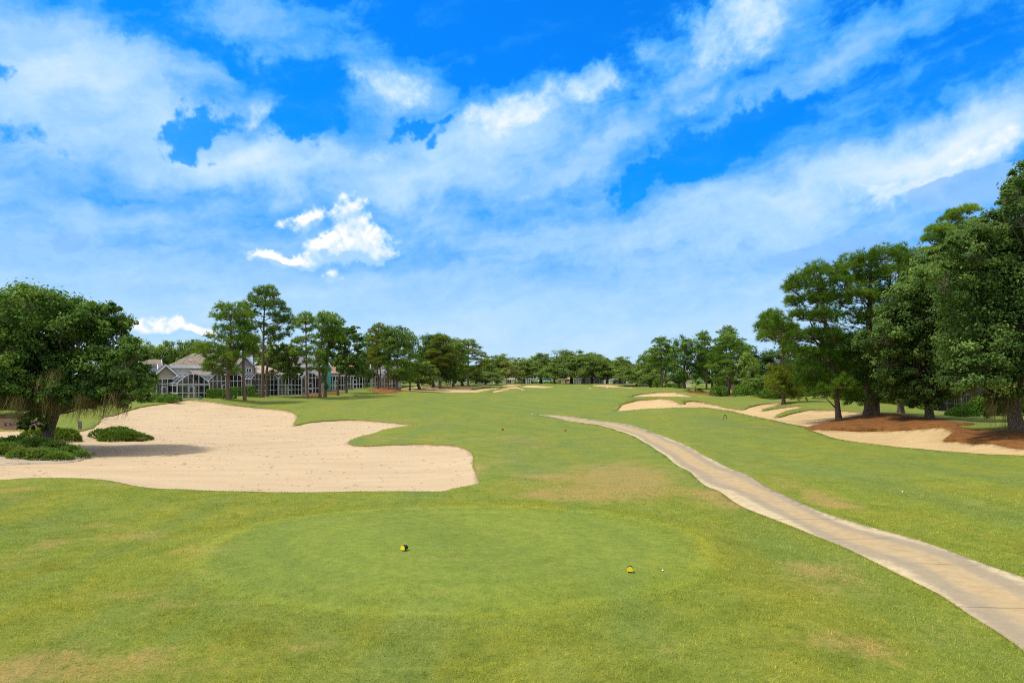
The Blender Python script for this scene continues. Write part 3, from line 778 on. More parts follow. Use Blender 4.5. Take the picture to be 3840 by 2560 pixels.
# ground outside the view wedge: beside and behind the camera, one coarse sheet just touching the wedge
def side_sheet():
    V = []; Q = []
    wsl = np.exp(ws)
    ang0 = math.atan(1.05)
    na = 26
    for i, a in enumerate(np.linspace(ang0, 2 * math.pi - ang0, na)):
        for y in wsl:
            r = y / math.cos(ang0)
            x_, y_ = r * math.sin(a), r * math.cos(a)
            if i in (0, na - 1):
                z_ = height(x_, max(y_, 5))[0] - 0.004
            else:
                z_ = 0.0 if r < 40 else min(2.0, (r - 40) * 0.01)
            V.append((x_, y_, z_))
    n = len(wsl)
    for i in range(na - 1):
        for j in range(n - 1):
            Q.append((i * n + j, i * n + j + 1, (i + 1) * n + j + 1, (i + 1) * n + j))
    c = len(V)
    V = np.array(V)
    # inner disc under the camera
    V = np.vstack([V, [[0, 0, 0.0]]])
    T = [(c, i * n, (i + 1) * n) for i in range(na - 1)]
    inner = np.array([[us[k] * 6.5, 6.5, 0] for k in range(len(us))]); inner[:, 2] = height(inner[:, 0], inner[:, 1]) - 0.004
    V2 = np.vstack([V, inner]); m0 = c + 1
    T += [(c, m0 + k + 1, m0 + k) for k in range(len(us) - 1)]
    me = np_mesh('rough_ground', V2, [np.array(Q), np.array(T)], [M['grass']], None, {'dry': np.zeros(len(V2)), 'mow': np.zeros(len(V2)), 'ring': np.zeros(len(V2)), 'cool': np.zeros(len(V2))}, smooth=True)
    tag(link('rough_ground', me), kind='structure')
side_sheet()
# ---------------------------------------------------------------- plants
def rand_unit(n, r=rng):
    v = r.normal(size=(n, 3)); return v / (np.linalg.norm(v, axis=1)[:, None] + 1e-9)

def leaves(centers, normals, size, tint, r=rng, ratio=0.55):
    """diamond leaves"""
    n = len(centers)
    a = np.cross(normals, rand_unit(n, r)); a /= np.linalg.norm(a, axis=1)[:, None] + 1e-9
    b = np.cross(normals, a)
    s = (size * r.uniform(0.65, 1.3, n))[:, None]
    fold = normals * s * 0.25
    V = np.stack([centers - a * s, centers + b * s * ratio + fold, centers + a * s, centers - b * s * ratio + fold], 1).reshape(-1, 3)
    i = np.arange(n)[:, None] * 4
    T = np.concatenate([i + np.array([0, 1, 2]), i + np.array([0, 2, 3])])
    return V, T, np.repeat(tint, 4)

def tufts(centers, axes, length, width, tint, n_needle=14, spread=0.9, r=rng):
    """needle bursts: thin triangles round a twig end"""
    n = len(centers)
    d = rand_unit(n * n_needle, r) * spread + np.repeat(axes, n_needle, 0)
    d /= np.linalg.norm(d, axis=1)[:, None] + 1e-9
    c = np.repeat(centers, n_needle, 0)
    side = np.cross(d, rand_unit(len(d), r)); side /= np.linalg.norm(side, axis=1)[:, None] + 1e-9
    L = (np.repeat(np.broadcast_to(length, n), n_needle) * r.uniform(0.7, 1.15, len(d)))[:, None]
    w = np.repeat(np.broadcast_to(width, n), n_needle)[:, None]
    p0 = c + d * L * 0.12
    V = np.stack([p0 - side * w * 0.6, p0 + side * w * 0.6, c + d * L], 1).reshape(-1, 3)
    T = np.arange(len(d) * 3).reshape(-1, 3)
    tt = np.repeat(np.repeat(tint, n_needle) + r.uniform(-.08, .08, len(d)), 3)
    return V, T, tt

class Wood:
    def __init__(self): self.V, self.Q, self.n = [], [], 0
    def add(self, path, radii, sides=7):
        V, Q = tube(path, radii, sides)
        self.V.append(V); self.Q.append(Q + self.n); self.n += len(V)
    def mesh(self, name, mat, off):
        return np_mesh(name, np.vstack(self.V) - off, [np.vstack(self.Q)], mat, smooth=True)

def limb(a, b, r0, r1, sag=0.12, n=6, r=rng):
    a, b = np.asarray(a, float), np.asarray(b, float)
    t = np.linspace(0, 1, n)[:, None]
    L = np.linalg.norm(b - a)
    bow = np.array([r.normal(0, .1), r.normal(0, .1), 1.0]) * L * sag
    P = a * (1 - t) + b * t + bow * np.sin(t * math.pi) * (1 - 0.3 * t)
    P[1:-1] += r.normal(0, L * 0.03, (n - 2, 3))
    return P, np.linspace(r0, r1, n)

def attach(trunk, target, r=rng, low=0.25, rise=0.5):
    """point on the trunk polyline from which a limb to target leaves"""
    z = trunk[:, 2]
    horiz = np.linalg.norm(trunk[-1][:2] - target[:2])
    want = target[2] - rise * horiz * r.uniform(0.4, 1.0)
    zmin = z[0] + low * (z[-1] - z[0])
    want = np.clip(want, zmin, z[-1])
    k = int(np.argmin(np.abs(z - want)))
    return k

def oak_parts(trunk, tr, lobes, n_leaf, leaf, r, clump=0.30, extra_back=True, wood=None, limb_low=0.55, jitter=1.0):
    """trunk: (n,3) path, tr radii, lobes: list of (centre, radii). returns wood + leaf arrays"""
    wood = wood or Wood()
    wood.add(trunk, tr, 9)
    area = np.array([(R[0] * R[2] + R[0] * R[1] + R[1] * R[2]) for c, R in lobes])
    share = area / area.sum()
    VV, TT, AA, n0 = [], [], [], 0
    for (c, R), sh in zip(lobes, share):
        c = np.asarray(c); R = np.asarray(R)
        k = attach(trunk, c, r, limb_low, 0.55)
        thick = min(tr[k] * 0.62, 0.035 + 0.05 * np.mean(R))
        core = c - np.array([0, 0, R[2] * 0.3])
        P, rr = limb(trunk[k], core, thick, thick * 0.35, 0.08, 7, r)
        wood.add(P, rr, 6)
        nl = max(60, int(n_leaf * sh))
        nc = max(7, int(nl / 110))
        dirs = rand_unit(nc, r); dirs[:, 2] = np.where(dirs[:, 2] < -0.75, -dirs[:, 2], dirs[:, 2])
        rad = r.uniform(0.55, 1.0, nc) ** 0.6
        cc = c + dirs * R * rad[:, None]
        for q in cc[:: max(1, nc // 9)]:
            P2, r2 = limb(core, q, thick * 0.3, 0.012, 0.05, 4, r)
            wood.add(P2, r2, 4)
        per = nl // nc + 1
        cs = np.mean(R) * clump * .72 * r.uniform(0.6, 1.35, nc)
        pts = np.repeat(cc, per, 0) + r.normal(0, 1, (nc * per, 3)) * np.repeat(cs, per)[:, None] * np.array([0.80, 0.80, 0.50])
        out = (pts - c) / R; out /= np.linalg.norm(out, axis=1)[:, None] + 1e-9
        loc_ = (pts - np.repeat(cc, per, 0)) / (np.repeat(cs, per)[:, None] + 1e-6)
        nrm = out * 0.35 + loc_ * 0.35 + np.array([0, 0, 0.5]) + rand_unit(len(pts), r) * 0.6
        nrm /= np.linalg.norm(nrm, axis=1)[:, None]
        ct = np.clip(r.normal(0.40, 0.19, nc), 0, 1)
        young = r.uniform(size=nc) < 0.12
        ct[young] += 0.22
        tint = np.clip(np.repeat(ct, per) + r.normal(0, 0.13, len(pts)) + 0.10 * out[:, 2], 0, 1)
        V, T, A = leaves(pts, nrm, leaf, tint, r)
        VV.append(V); TT.append(T + n0); AA.append(A); n0 += len(V)
    return wood, np.vstack(VV), np.vstack(TT), np.concatenate(AA)

def pine_parts(trunk, tr, lobes, n_tuft, length, width, r, needles=14, wood=None, limb_low=0.3, dead=2):
    wood = wood or Wood()
    wood.add(trunk, tr, 9)
    vol = np.array([(R[0] * R[2] + R[0] * R[1]) for c, R in lobes]); share = vol / vol.sum()
    VV, TT, AA, n0 = [], [], [], 0
    for (c, R), sh in zip(lobes, share):
        c = np.asarray(c); R = np.asarray(R)
        k = attach(trunk, c, r, limb_low, 0.45)
        thick = min(tr[k] * 0.55, 0.03 + 0.03 * np.mean(R))
        P, rr = limb(trunk[k], c - np.array([0, 0, R[2] * .2]), thick, thick * .4, 0.03, 6, r)
        wood.add(P, rr, 5)
        nt = max(8, int(n_tuft * sh))
        d = rand_unit(nt, r); d[:, 2] = np.where(d[:, 2] < -0.3, -d[:, 2] * .5, d[:, 2])
        rad = r.uniform(0.25, 1.0, nt) ** 0.5
        p = c + d * R * rad[:, None]
        step = max(1, nt // 14)
        for q in p[::step]:
            P2, r2 = limb(P[-1] * 0.65 + P[-3] * .35, q, thick * .3, 0.012, 0.06, 4, r)
            wood.add(P2, r2, 3)
        ax = d * 0.7 + np.array([0, 0, 0.55]); ax /= np.linalg.norm(ax, axis=1)[:, None]
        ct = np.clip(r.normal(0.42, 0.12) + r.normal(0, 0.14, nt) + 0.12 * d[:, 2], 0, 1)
        V, T, A = tufts(p, ax, length * r.uniform(.75, 1.2, nt), width, ct, needles, 0.95, r)
        VV.append(V); TT.append(T + n0); AA.append(A); n0 += len(V)
    for i in range(dead):   # bare dead snags below the crown
        k = int(len(trunk) * r.uniform(0.3, 0.55))
        a = r.uniform(0, 2 * math.pi); L = r.uniform(.8, 2.0)
        e = trunk[k] + np.array([math.cos(a) * L, math.sin(a) * L, r.uniform(-.1, .5)])
        P, rr = limb(trunk[k], e, 0.05, 0.012, 0.05, 4, r)
        wood.add(P, rr, 4)
    return wood, np.vstack(VV), np.vstack(TT), np.concatenate(AA)

def moss_bunch(name, parent, off, centre, spreadx, spready, length, n, r, w=0.0125, wind=-.05):
    n = max(40, int(n * 2.0))
    """one hanging bunch of moss strands"""
    top = centre + np.stack([r.normal(0, spreadx, n), r.normal(0, spready, n), r.uniform(-.1, .6, n)], -1)
    L = length * r.uniform(.15, 1.1, n) ** 1.2; ang = r.uniform(0, math.pi, n)
    lean = np.stack([r.normal(wind, .11, n), r.normal(0, .06, n)], -1)
    side = np.stack([np.cos(ang), np.sin(ang), np.zeros(n)], -1)
    V = []; seg = 8; ph_ = r.uniform(0, 6.28, n); am_ = r.uniform(.02, .09, n)
    for j in range(seg + 1):
        f = j / seg
        p = top.copy(); p[:, 2] -= L * f; p[:, :2] += lean * (L * f * f)[:, None] + np.stack([np.sin(f * 7 + ph_), np.cos(f * 6 + ph_ * 1.7)], -1) * am_[:, None]
        ww = w * r.uniform(.7, 1.3, n) * (1.0 - 0.75 * f) * (0.6 if j == 0 else 1)
        V += [p - side * ww[:, None], p + side * ww[:, None]]
    V = np.stack(V, 1).reshape(-1, 3)
    i = np.arange(n)[:, None] * (2 * (seg + 1))
    Q = np.concatenate([i + np.array([2 * j, 2 * j + 1, 2 * j + 3, 2 * j + 2]) for j in range(seg)])
    tint = np.repeat(np.clip(r.normal(.45, .2, n), 0, 1), 2 * (seg + 1))
    return link(name, np_mesh(name, V - off, [Q], M['moss'], None, {'tint': tint}), parent)

def px_lobes(lst, d, r, depth_spread, back=1, squash=1.0, grow=(1.0, 1.0)):
    """lobes traced in the photo (sx, sy, rx, ry[, dd]) -> ellipsoids round the tree's own depth"""
    out = []
    for L in lst:
        sx, sy, rx, ry = L[:4]
        dd = L[4] if len(L) > 4 else r.uniform(-.75, .55) * depth_spread
        c = W(sx, sy, d + dd); k = (d + dd) / F
        R = np.array([rx * grow[0] * k, 0.5 * (rx + ry) * k * squash, ry * grow[1] * k])
        out.append((c, R))
        for b in range(back):
            dd2 = r.uniform(0.1, 0.8) * depth_spread * (1 if dd < 0 else -1)
            c2 = W(sx + r.normal(0, rx * .35), sy + r.normal(ry * .15, ry * .25), d + dd2)
            out.append((c2, R * r.uniform(.75, .95)))
    return out

def px_trunk(pts, d, r0, r1, ground=True):
    P = np.array([W(p[0], p[1], d + (p[2] if len(p) > 2 else 0)) for p in pts])
    if ground:
        P[0, 2] = min(P[0, 2], surf_z(P[0, 0], P[0, 1])[0]) - 0.25
    S = smooth_path(P, 6)
    z = (S[:, 2] - S[0, 2]) / (S[-1, 2] - S[0, 2])
    rr = r0 + (r1 - r0) * z
    rr *= 1 + 0.55 * np.exp(-np.clip(S[:, 2] - S[0, 2] - .2, 0, 9) / 0.35)
    return S, rr

def tree_object(name, label, cat, base, wood, leafV, leafT, leafA, bark_m, leaf_m, group=None):
    root = thing(name, label, cat, base, group=group)
    link('trunk', wood.mesh('trunk', bark_m, base), root)
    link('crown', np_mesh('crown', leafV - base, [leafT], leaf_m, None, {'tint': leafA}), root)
    return root

def base_from(trunk):
    return np.array([trunk[0, 0], trunk[0, 1], trunk[0, 2] + 0.25])

# ---- prototypes for trees standing further off (metres, base at the origin)
def proto_oak(seed, h=10.0, wdt=11.0, n_leaf=13000, leaf=0.20, low=0.24, nl=22):
    r = np.random.default_rng(seed)
    zs = np.linspace(-0.3, h * 0.45, 7)
    trunk = np.stack([np.cumsum(r.normal(0, .09, 7)), np.cumsum(r.normal(0, .09, 7)), zs], -1)
    tr = np.linspace(0.40, 0.22, 7); tr[0] = .55
    lobes = []
    for i in range(nl):
        a = 2 * math.pi * (i * 0.382 + r.uniform(-.06, .06)); f = (i + r.uniform(.1, .9)) / nl
        z = h * (low + .06 + (0.80 - low) * f)
        e = math.sqrt(max(0.04, 1 - ((f - .22) / .86) ** 2))
        R = wdt * .5 * e * r.uniform(.42, .80)
        s = wdt * r.uniform(.15, .24)
        lobes.append((np.array([math.cos(a) * R, math.sin(a) * R, z]), np.array([s, s, s * r.uniform(.75, 1.0)])))
    lobes.append((np.array([0, 0, h * .84]), np.array([wdt * .22, wdt * .22, h * .14])))
    return oak_parts(trunk, tr, lobes, n_leaf, leaf, r, clump=.34, limb_low=.5)

def proto_pine(seed, h=18.0, wdt=7.0, low=0.36, n_tuft=1250, length=.6, width=.07, nb=24, top_flat=True):
    r = np.random.default_rng(seed)
    n = 12
    zs = np.linspace(-0.3, h * 0.95, n)
    trunk = np.stack([np.cumsum(r.normal(0, .10, n)), np.cumsum(r.normal(0, .10, n)), zs], -1)
    tr = np.linspace(0.27, 0.06, n); tr[0] = .36
    lobes = []
    for i in range(nb):
        f = (i + r.uniform(0, .8)) / nb
        z = h * (low + (0.93 - low) * f)
        a = 2 * math.pi * (i * .382 + r.uniform(-.08, .08))
        prof = (0.55 + 0.45 * math.sin(math.pi * min(1, f * 1.15 + .12))) if top_flat else (1 - .75 * f)
        R = wdt * .5 * prof * r.uniform(.45, .95)
        k = int(np.argmin(np.abs(zs - z)))
        s = r.uniform(.75, 1.25) * wdt * .155
        lobes.append((trunk[k] * [1, 1, 0] + np.array([math.cos(a) * R, math.sin(a) * R, z]), np.array([s * 1.25, s * 1.25, s * .85])))
    lobes.append((trunk[-1] + [0, 0, -.1], np.array([wdt * .2, wdt * .2, h * .07])))
    return pine_parts(trunk, tr, lobes, n_tuft, length, width, r, needles=12)

PROTO = {}
def get_proto(kind, seed):
    key = (kind, seed)
    if key in PROTO: return PROTO[key]
    if kind == 'oak':
        w_, V, T, A = proto_oak(seed); H_, W_ = 10.0, 11.0; mats = (M['oak_bark'], M['oak_far'])
    elif kind == 'oakdark':
        w_, V, T, A = proto_oak(seed, n_leaf=20000, leaf=.17, low=.10); H_, W_ = 10.0, 11.0; mats = (M['oak_bark'], M['oak_leaf'])
    elif kind == 'pale':
        w_, V, T, A = proto_oak(seed, low=.12); H_, W_ = 10.0, 11.0; mats = (M['oak_bark'], M['pale_leaf'])
    elif kind == 'pine':
        w_, V, T, A = proto_pine(seed); H_, W_ = 18.0, 7.0; mats = (M['pine_bark'], M['pine_leaf'])
    elif kind == 'pineolive':
        w_, V, T, A = proto_pine(seed); H_, W_ = 18.0, 7.0; mats = (M['pine_bark'], M['pine_olive'])
    elif kind == 'pinefull':
        w_, V, T, A = proto_pine(seed, low=.14, n_tuft=2100, nb=40, wdt=8.5); H_, W_ = 18.0, 8.5; mats = (M['pine_bark'], M['pine_leaf'])
    z0 = np.zeros(3)
    wm = w_.mesh('trunk', mats[0], z0)
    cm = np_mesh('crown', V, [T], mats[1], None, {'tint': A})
    PROTO[key] = (wm, cm, float(np.percentile(V[:, 2], 99.7)), float(np.percentile(np.abs(V[:, 0]), 99) * 2), float(np.percentile(V[:, 2], 2)))
    return PROTO[key]

def far_tree(kind, seed, name, label, cat, sx, d, sy_top, width_s, rot, group=None, base_sy=None):
    """a tree standing on the ground under photo column sx at distance d, sized so its top reaches sy_top"""
    wm, cm, H_, W_, _ = get_proto(kind, seed)
    b = base_pt(sx, d)
    ht = CZ - (sy_top - HY) * d / F - b[2]
    sz = ht / H_; sw = width_s * d / F / W_
    root = thing(name, label, cat, b, rot, group)
    for nm, me in (('trunk', wm), ('crown', cm)):
        o = link(nm, me, root)
        o.scale = (sw, sw, sz) if nm == 'crown' else (sw, sw, sz)
    return root

# ---- shrubs, hedges, junipers, grasses
def shrub_mesh(name, lobes, n_leaf, leaf, mat, r, off, dense=.22, up=.5):
    VV, TT, AA, n0 = [], [], [], 0
    area = np.array([R[0] * R[2] + R[0] * R[1] + R[1] * R[2] for c, R in lobes]); area = area / area.sum()
    for (c, R), sh in zip(lobes, area):
        n = max(40, int(n_leaf * sh))
        d = rand_unit(n, r); d[:, 2] = np.abs(d[:, 2]) * 1.0 - 0.12
        p = np.asarray(c) + d * np.asarray(R) * (r.uniform(.45, 1.04, n) ** .4)[:, None]
        nrm = d * .6 + np.array([0, 0, up]) + rand_unit(n, r) * .6
        nrm /= np.linalg.norm(nrm, axis=1)[:, None]
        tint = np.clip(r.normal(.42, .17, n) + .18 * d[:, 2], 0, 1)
        V, T, A = leaves(p, nrm, leaf, tint, r)
        VV.append(V); TT.append(T + n0); AA.append(A); n0 += len(V)
    return np_mesh(name, np.vstack(VV) - off, [np.vstack(TT)], mat, None, {'tint': np.concatenate(AA)})

def stems(n, c, rad, h, r, name, mat, off, parent):
    for i in range(min(n, 4)):
        w_ = Wood()
        a = r.uniform(0, 6.28); q = c + np.array([math.cos(a) * rad * r.uniform(.1, .5), math.sin(a) * rad * r.uniform(.02, .1), -.1])
        e = q + np.array([math.cos(a) * rad * .15, math.sin(a) * rad * .05, h])
        P, rr = limb(q, e, .04, .012, .03, 4, r); w_.add(P, rr, 5)
        link(name, w_.mesh(name, mat, off), parent)

def juniper(label, lobes_px, d, seed, n=1600, leaf=.2, mat=None, group='spreading junipers by the left bunker'):
    r = np.random.default_rng(seed)
    lobes = []
    for sx, sy, rx, ry, dd in lobes_px:
        k = (d + dd) / F
        x = (sx - HX) * k; y = d + dd; z = surf_z(x, y)[0]
        lobes.append((np.array([x, y, z]), np.array([rx * k, rx * k * .8, max(.25, 1.7 * ry * k)])))
    c = lobes[0][0]
    root = thing('juniper_shrub', label, 'shrub', c, group=group)
    VV, TT, AA, n0 = [], [], [], 0
    ar = np.array([R[0] * R[1] for _, R in lobes]); ar = ar / ar.sum()
    for (c1, R), sh in zip(lobes, ar):
        m_ = max(60, int(n * sh))
        dd_ = rand_unit(m_, r); dd_[:, 2] = np.abs(dd_[:, 2])
        p = c1 + dd_ * R * (r.uniform(.55, 1.0, m_) ** .5)[:, None]
        ax = dd_ * np.array([1, 1, .25]) + np.array([0, 0, .35]); ax /= np.linalg.norm(ax, axis=1)[:, None]
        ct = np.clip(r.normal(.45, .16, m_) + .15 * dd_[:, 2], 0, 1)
        V, T, A = tufts(p, ax, leaf * r.uniform(.8, 1.3, m_), .035, ct, 9, .45, r)
        VV.append(V); TT.append(T + n0); AA.append(A); n0 += len(V)
    link('foliage', np_mesh('foliage', np.vstack(VV) - c, [np.vstack(TT)], mat or M['juniper'], None, {'tint': np.concatenate(AA)}), root)
    stems(5, c, lobes[0][1][0], .25, r, 'stem', M['oak_bark'], c, root)
    return root

def grass_clump(label, sx, d, h, rad, seed, n=170, group=None, mat=None, name='fountain_grass'):
    r = np.random.default_rng(seed)
    x = (sx - HX) * d / F; c = np.array([x, d, surf_z(x, d)[0]])
    a = r.uniform(0, 2 * math.pi, n); out = np.stack([np.cos(a), np.sin(a), np.zeros(n)], -1)
    L = h * r.uniform(.6, 1.15, n); b0 = c + out * (r.uniform(0, .3, n) * rad)[:, None]
    side = np.stack([-np.sin(a), np.cos(a), np.zeros(n)], -1)
    V = []
    for j in range(4):
        f = j / 3
        p = b0 + out * (rad * r.uniform(.5, 1.0, n) * f ** 1.8)[:, None]; p[:, 2] = c[2] - .03 + L * (f - .25 * f ** 3)
        w_ = .016 * (1 - .85 * f)
        V += [p - side * w_, p + side * w_]
    V = np.stack(V, 1).reshape(-1, 3); i = np.arange(n)[:, None] * 8
    Q = np.concatenate([i + np.array([2 * j, 2 * j + 1, 2 * j + 3, 2 * j + 2]) for j in range(3)])
    t_ = np.repeat(np.clip(r.normal(.45, .2, n), 0, 1), 8)
    o = link(name, np_mesh(name, V - c, [Q], mat or M['dry_grass'], None, {'tint': t_}), None, c)
    return tag(o, label, 'grass clump', group)

def palm(label, sx, d, sy_top, crown_r, seed, trunk_h=None, group=None, name='palm_tree', cat='palm', mat=None):
    r = np.random.default_rng(seed)
    b = base_pt(sx, d)
    top = CZ - (sy_top - HY) * d / F - b[2] - crown_r * .6
    top = max(.25, top)
    root = thing(name, label, cat, b, group=group)
    w_ = Wood(); zs = np.linspace(-.2, top, 6)
    w_.add(np.stack([b[0] + .05 * zs * r.normal(), np.full(6, b[1]), b[2] + zs], -1) if False else np.stack([np.full(6, b[0]), np.full(6, b[1]), b[2] + zs], -1), np.full(6, .16), 8)
    link('trunk', w_.mesh('trunk', M['pine_bark'], b), root)
    c = b + np.array([0, 0, top]); V = []; T = []; A = []; n0 = 0
    for i in range(26):
        az = r.uniform(0, 6.28); el = r.uniform(-.7, 1.25)
        dirn = np.array([math.cos(az) * math.cos(el), math.sin(az) * math.cos(el), math.sin(el)])
        tip = c + dirn * crown_r * .55
        side = np.cross(dirn, [0, 0, 1.0]); side /= np.linalg.norm(side) + 1e-6; up = np.cross(side, dirn)
        tn = float(np.clip(.5 - .25 * (el < 0) + .4 * (el < -.35) + r.normal(0, .1), 0, 1))
        for q in np.linspace(-1.25, 1.25, 11):
            e = tip + (dirn * math.cos(q) + side * math.sin(q)) * crown_r * .6 - np.array([0, 0, .12 * crown_r])
            w2 = up * .0 + side * .045 * crown_r
            V += [tip - w2, tip + w2, e]; T.append((n0, n0 + 1, n0 + 2)); n0 += 3; A += [tn] * 3
        V += [c - side * .02, c + side * .02, tip]; T.append((n0, n0 + 1, n0 + 2)); n0 += 3; A += [.3] * 3
    link('crown', np_mesh('crown', np.array(V) - b, [np.array(T)], mat or M['palm_leaf'], None, {'tint': np.array(A)}), root)
    return root

def hedge(label, sx0, sx1, d, h, depth, seed, cat='hedge', name='hedge', group=None, n=1500, leaf=.09, round_=False):
    r = np.random.default_rng(seed)
    x0, x1 = (sx0 - HX) * d / F, (sx1 - HX) * d / F
    cx = .5 * (x0 + x1); b = np.array([cx, d, surf_z(cx, d)[0]])
    root = thing(name, label, cat, b, group=group)
    if round_:
        lobes = []
        k = max(2, int((x1 - x0) / (h * .9)))
        for i in range(k):
            f = (i + .5) / k
            lobes.append((np.array([x0 + (x1 - x0) * f, d + r.uniform(-.2, .2) * depth, b[2] + h * .15]), np.array([(x1 - x0) / k * .75, depth * .6, h * r.uniform(.72, .88)])))
        me = shrub_mesh('foliage', lobes, n, leaf, M['hedge'], r, b)
    else:
        u = r.uniform(size=(n, 3)); face = r.integers(0, 4, n)
        p = np.stack([x0 + (x1 - x0) * u[:, 0], d - depth / 2 + depth * u[:, 1], b[2] + .05 + h * u[:, 2]], -1)
        nr = np.zeros((n, 3))
        f = face <= 1; p[f, 1] = d - depth / 2 + r.normal(0, .05, f.sum()); nr[f] = (0, -1, .3)
        f = face == 2; p[f, 2] = b[2] + h + r.normal(0, .05, f.sum()); nr[f] = (0, 0, 1)
        f = face == 3; p[f, 0] = np.where(u[f, 0] < .5, x0, x1) + r.normal(0, .05, f.sum()); nr[f] = (0, 0, .5)
        nr = nr + rand_unit(n, r) * .6; nr /= np.linalg.norm(nr, axis=1)[:, None]
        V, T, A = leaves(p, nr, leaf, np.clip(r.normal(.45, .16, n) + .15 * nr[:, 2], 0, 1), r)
        me = np_mesh('foliage', V - b, [T], M['hedge'], None, {'tint': A})
    link('foliage', me, root)
    stems(max(3, int((x1 - x0) / 1.2)), b, abs(x1 - x0) * .45, h * .6, r, 'stem', M['oak_bark'], b, root)
    return root
# ---------------------------------------------------------------- the two big oaks and the pines that stand near
def hero_oak(label, d, trunk_px, r0, r1, lobes_px, seed, n_leaf, leaf, mat, spread, moss=(), back=1, extra_limbs=(), clump=.30, wind=-.03):
    r = np.random.default_rng(seed)
    trunk, tr = px_trunk(trunk_px, d, r0, r1)
    lobes = px_lobes(lobes_px, d, r, spread, back, 1.0, (1.1, 1.1))
    wood = Wood()
    for ex in extra_limbs:
        P = smooth_path(np.array([W(q[0], q[1], d + (q[2] if len(q) > 2 else 0)) for q in ex[0]]), 5)
        wood.add(P, np.linspace(ex[1], ex[2], len(P)), 7)
    wood, V, T, A = oak_parts(trunk, tr, lobes, n_leaf, leaf, r, clump=clump, wood=wood)
    b = base_from(trunk)
    root = tree_object('oak_tree', label, 'tree', b, wood, V, T, A, M['oak_bark'], mat)
    for (sx, sy, dd, spx, L, n) in moss:
        c = W(sx, sy, d + dd)
        moss_bunch('hanging_moss', root, b, c, spx * d / F, .3, L * d / F, n, r, wind=wind)
    return root

hero_oak('wide dark live oak draped with moss, leaning trunk beside the left bunker', 48.8,
         [(168, 1672), (178, 1630), (192, 1590), (208, 1545), (214, 1500), (205, 1440)], .40, .24,
         [(120, 1150, 120, 85), (30, 1180, 110, 90), (-90, 1200, 130, 110), (250, 1190, 95, 72), (320, 1195, 70, 55), (400, 1210, 75, 75), (440, 1190, 45, 50), (-220, 1310, 120, 120),
          (0, 1290, 120, 100), (140, 1280, 120, 100), (290, 1290, 110, 90), (420, 1290, 80, 80), (465, 1380, 75, 70), (370, 1390, 95, 80), (230, 1390, 110, 85),
          (80, 1390, 110, 80), (-70, 1390, 120, 85), (-230, 1430, 110, 80), (525, 1410, 46, 46), (540, 1440, 34, 34), (500, 1340, 44, 50), (490, 1465, 58, 38), (410, 1472, 70, 42), (300, 1470, 90, 44), (150, 1465, 80, 44), (30, 1470, 80, 42), (-90, 1478, 90, 42), (470, 1480, 50, 24), (350, 1480, 60, 22), (60, 1482, 60, 20), (-40, 1455, 90, 48, -3.2), (60, 1448, 90, 50, -3.4), (150, 1462, 80, 44, -3.0), (240, 1455, 80, 48, -3.3), (330, 1455, 90, 50, -3.0), (430, 1455, 80, 48, -2.4), (548, 1425, 36, 42, -.5), (528, 1472, 44, 34, -.6), (185, 1510, 40, 30, -1.6), (90, 1500, 50, 26, -2.0), (270, 1500, 50, 24, -2.2),
          (125, 1545, 42, 45, -1.2), (105, 1590, 26, 26, -1.0), (160, 1500, 50, 40, -1.0), (160, 1600, 22, 30, -.9)],
         11, 112000, .125, M['oak_leaf'], 4.6,
         moss=[(-60 + 24 * i, 1506 + (i * 37 % 21) - 10, -1.6 - (i * 53 % 19) * .14, 7 + i % 3 * 3, 52 + (i * 29 % 37), 54) for i in range(23)]
              + [(192, 1415, -4.4, 5, 60, 24), (150, 1435, -4.4, 5, 50, 22), (222, 1405, -4.2, 5, 42, 20)],
         wind=-.22,
         extra_limbs=[([(205, 1540), (150, 1480), (60, 1430), (-60, 1390)], .22, .08), ([(212, 1510), (280, 1440), (370, 1400)], .20, .08), ([(208, 1560), (180, 1500, -1), (120, 1440, -2)], .16, .05)])

hero_oak('huge grey-green oak with trailing moss at the right picture edge', 50.0,
         [(3822, 1618), (3805, 1560), (3795, 1480), (3800, 1380), (3815, 1250)], .50, .28,
         [(3815, 720, 50, 60), (3850, 690, 55, 70), (3780, 745, 30, 25), (3760, 850, 85, 60), (3850, 820, 90, 80), (3700, 880, 85, 60), (3680, 960, 110, 90), (3820, 960, 130, 110), (3720, 1060, 130, 110), (3600, 1060, 90, 90), (3860, 1090, 140, 130),
          (3660, 1180, 120, 105), (3790, 1210, 130, 110), (3900, 1280, 130, 120), (3640, 1300, 110, 90), (3760, 1330, 120, 95), (3680, 1400, 100, 70), (3800, 1420, 110, 70), (3600, 1420, 70, 60), (3900, 1420, 120, 80),
          (4000, 900, 150, 150), (4050, 1150, 170, 160), (4050, 1380, 150, 110), (3735, 1495, 42, 45, -1), (3715, 1540, 28, 32, -1.2)],
         12, 150000, .125, M['oak_grey'], 4.2,
         moss=[(3714, 1520, -2.5, 3, 95, 26), (3722, 1535, -2.5, 3, 75, 20), (3770, 1480, -1.5, 5, 165, 60), (3782, 1470, -1.5, 4, 120, 36), (3826, 1440, -3.0, 5, 120, 40), (3842, 1450, -3.0, 5, 110, 36),
               (3857, 1470, -2.5, 5, 90, 30), (3700, 1460, -1, 5, 60, 26), (3655, 1470, -1, 5, 50, 26)], clump=.32,
         extra_limbs=[([(3798, 1480), (3740, 1420), (3680, 1330)], .22, .08), ([(3800, 1400), (3770, 1250), (3750, 1050), (3790, 880)], .22, .06)])

